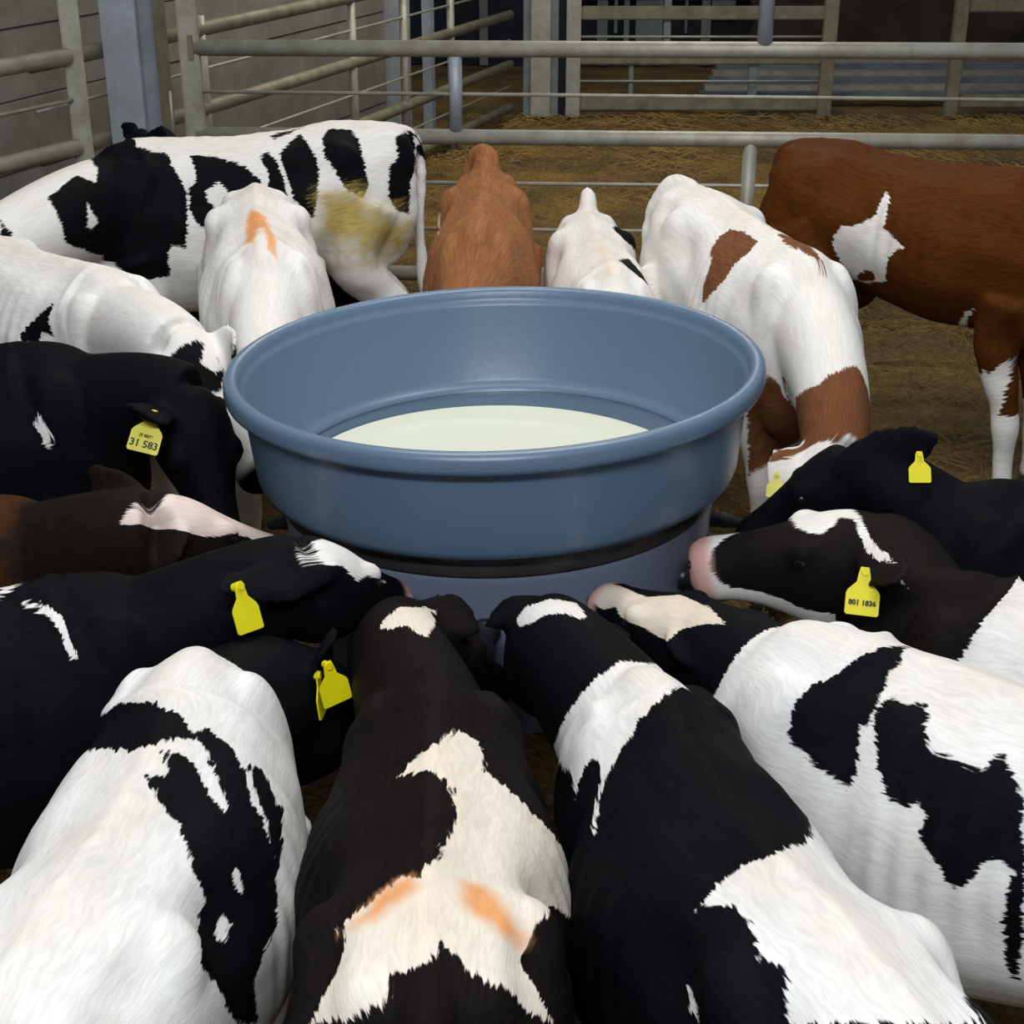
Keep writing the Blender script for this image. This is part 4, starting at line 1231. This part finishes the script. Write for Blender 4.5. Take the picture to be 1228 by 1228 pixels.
                    [(0.617, 0.03), (0.474, 0.078), (0.559, 0.096), (0.562, 0.114), (0.583, 0.126), (0.584, 0.146), (0.771, 0.097), (0.631, 0.1), (0.638, 0.082), (0.637, 0.054), (0.631, 0.041)]]),
                  ('cream', 0.02,
                   [[(0.4, -0.008), (0.357, 0.011), (0.698, -0.007), (0.826, -0.017), (0.836, -0.011), (0.852, 0.002), (0.836, -0.027), (0.817, -0.031), (0.691, -0.016), (0.607, -0.011)]])]},
 'P': {'base': 'tan', 'nose': 'black', 'layers': [('cream', 0.006, [[(0.198, -0.171), (0.205, -0.187), (0.218, -0.203), (0.527, -0.112), (0.163, -0.223), (0.154, -0.211), (0.129, -0.206)]])]},
 'Q': {'base': 'red',
       'nose': 'black',
       'layers': [('white', 0.0025,
                   [[(0.253, -0.366), (0.273, -0.312), (0.326, -0.289), (0.367, -0.259), (0.38, -0.232), (0.38, -0.173), (0.401, -0.179), (0.409, -0.194), (0.417, -0.238), (0.416, -0.271),
                     (0.459, -0.284), (0.493, -0.301), (0.472, -0.309), (0.465, -0.326), (0.45, -0.346), (0.449, -0.363), (0.44, -0.398), (0.445, -0.412), (0.356, -0.459), (0.32, -0.483),
                     (0.286, -0.515), (0.275, -0.496), (0.266, -0.469), (0.281, -0.435), (0.275, -0.416), (0.264, -0.4)],
                    [(0.694, -0.705), (0.701, -0.673), (0.725, -0.651), (0.731, -0.625), (0.749, -0.639), (0.777, -0.6), (0.795, -0.596), (0.793, -0.655), (0.779, -0.724), (0.775, -0.743),
                     (0.747, -0.815), (0.729, -0.88), (0.709, -0.862), (0.7, -0.86), (0.705, -0.839), (0.721, -0.798), (0.711, -0.773), (0.716, -0.746), (0.706, -0.734)],
                    ('leg', True, -1, 0.3), ('leg', True, 1, 0.28),
                    [(0.609, -0.581), (0.663, -0.479), (0.69, -0.463), (0.662, -0.513), (0.632, -0.573), (0.632, -0.593), (0.622, -0.636), (0.626, -0.6), (0.621, -0.59)]]),
                  ('red', 0.0025, [[(0.343, -0.435), (0.399, -0.394), (0.401, -0.431), (0.353, -0.457), (0.32, -0.483)]])]},
 'R': {'base': 'black', 'nose': 'black', 'layers': []}}

LABELS = {
    'A': 'black and white calf with dirty yellow thigh standing side-on along the fence',
    'B': 'all white calf with an orange triangle on its rump drinking at the feeder',
    'C': 'white calf with one small black flank spot drinking at the feeder',
    'D': 'black calf with numbered yellow tag and small white shoulder mark',
    'E': 'brown bodied calf with dark head and long white blaze',
    'F': 'black calf with plain yellow tag and white forehead at the feeder front',
    'G': 'white calf with large black saddle on one side and a black neck',
    'H': 'dark calf with branching white and orange rump marking and white poll',
    'I': 'black calf with white shoulder band and broad white rump',
    'K': 'black and white calf with pink nose and white blaze beside the shoulder banded calf',
    'L': 'dark headed calf with white muzzle stripe, big yellow tag and white body',
    'M': 'all black calf with raised dark ear and yellow tag behind the white muzzled calf',
    'N': 'white calf with chestnut patches bending round to the feeder',
    'O': 'small white calf with black flank marks between the tan calf and chestnut patched calf',
    'P': 'plain tan brown calf with raised tail at the feeder',
    'Q': 'big red brown calf with white flank patch and white foreleg standing away from feeder',
    'R': 'black calf hidden behind the side-on calf, only its head showing',
}
for key in ORDER:
    make_calf(key, POSES[key], COATS[key], LABELS[key], voxel=VOX.get(key, 0.0078), group=None)
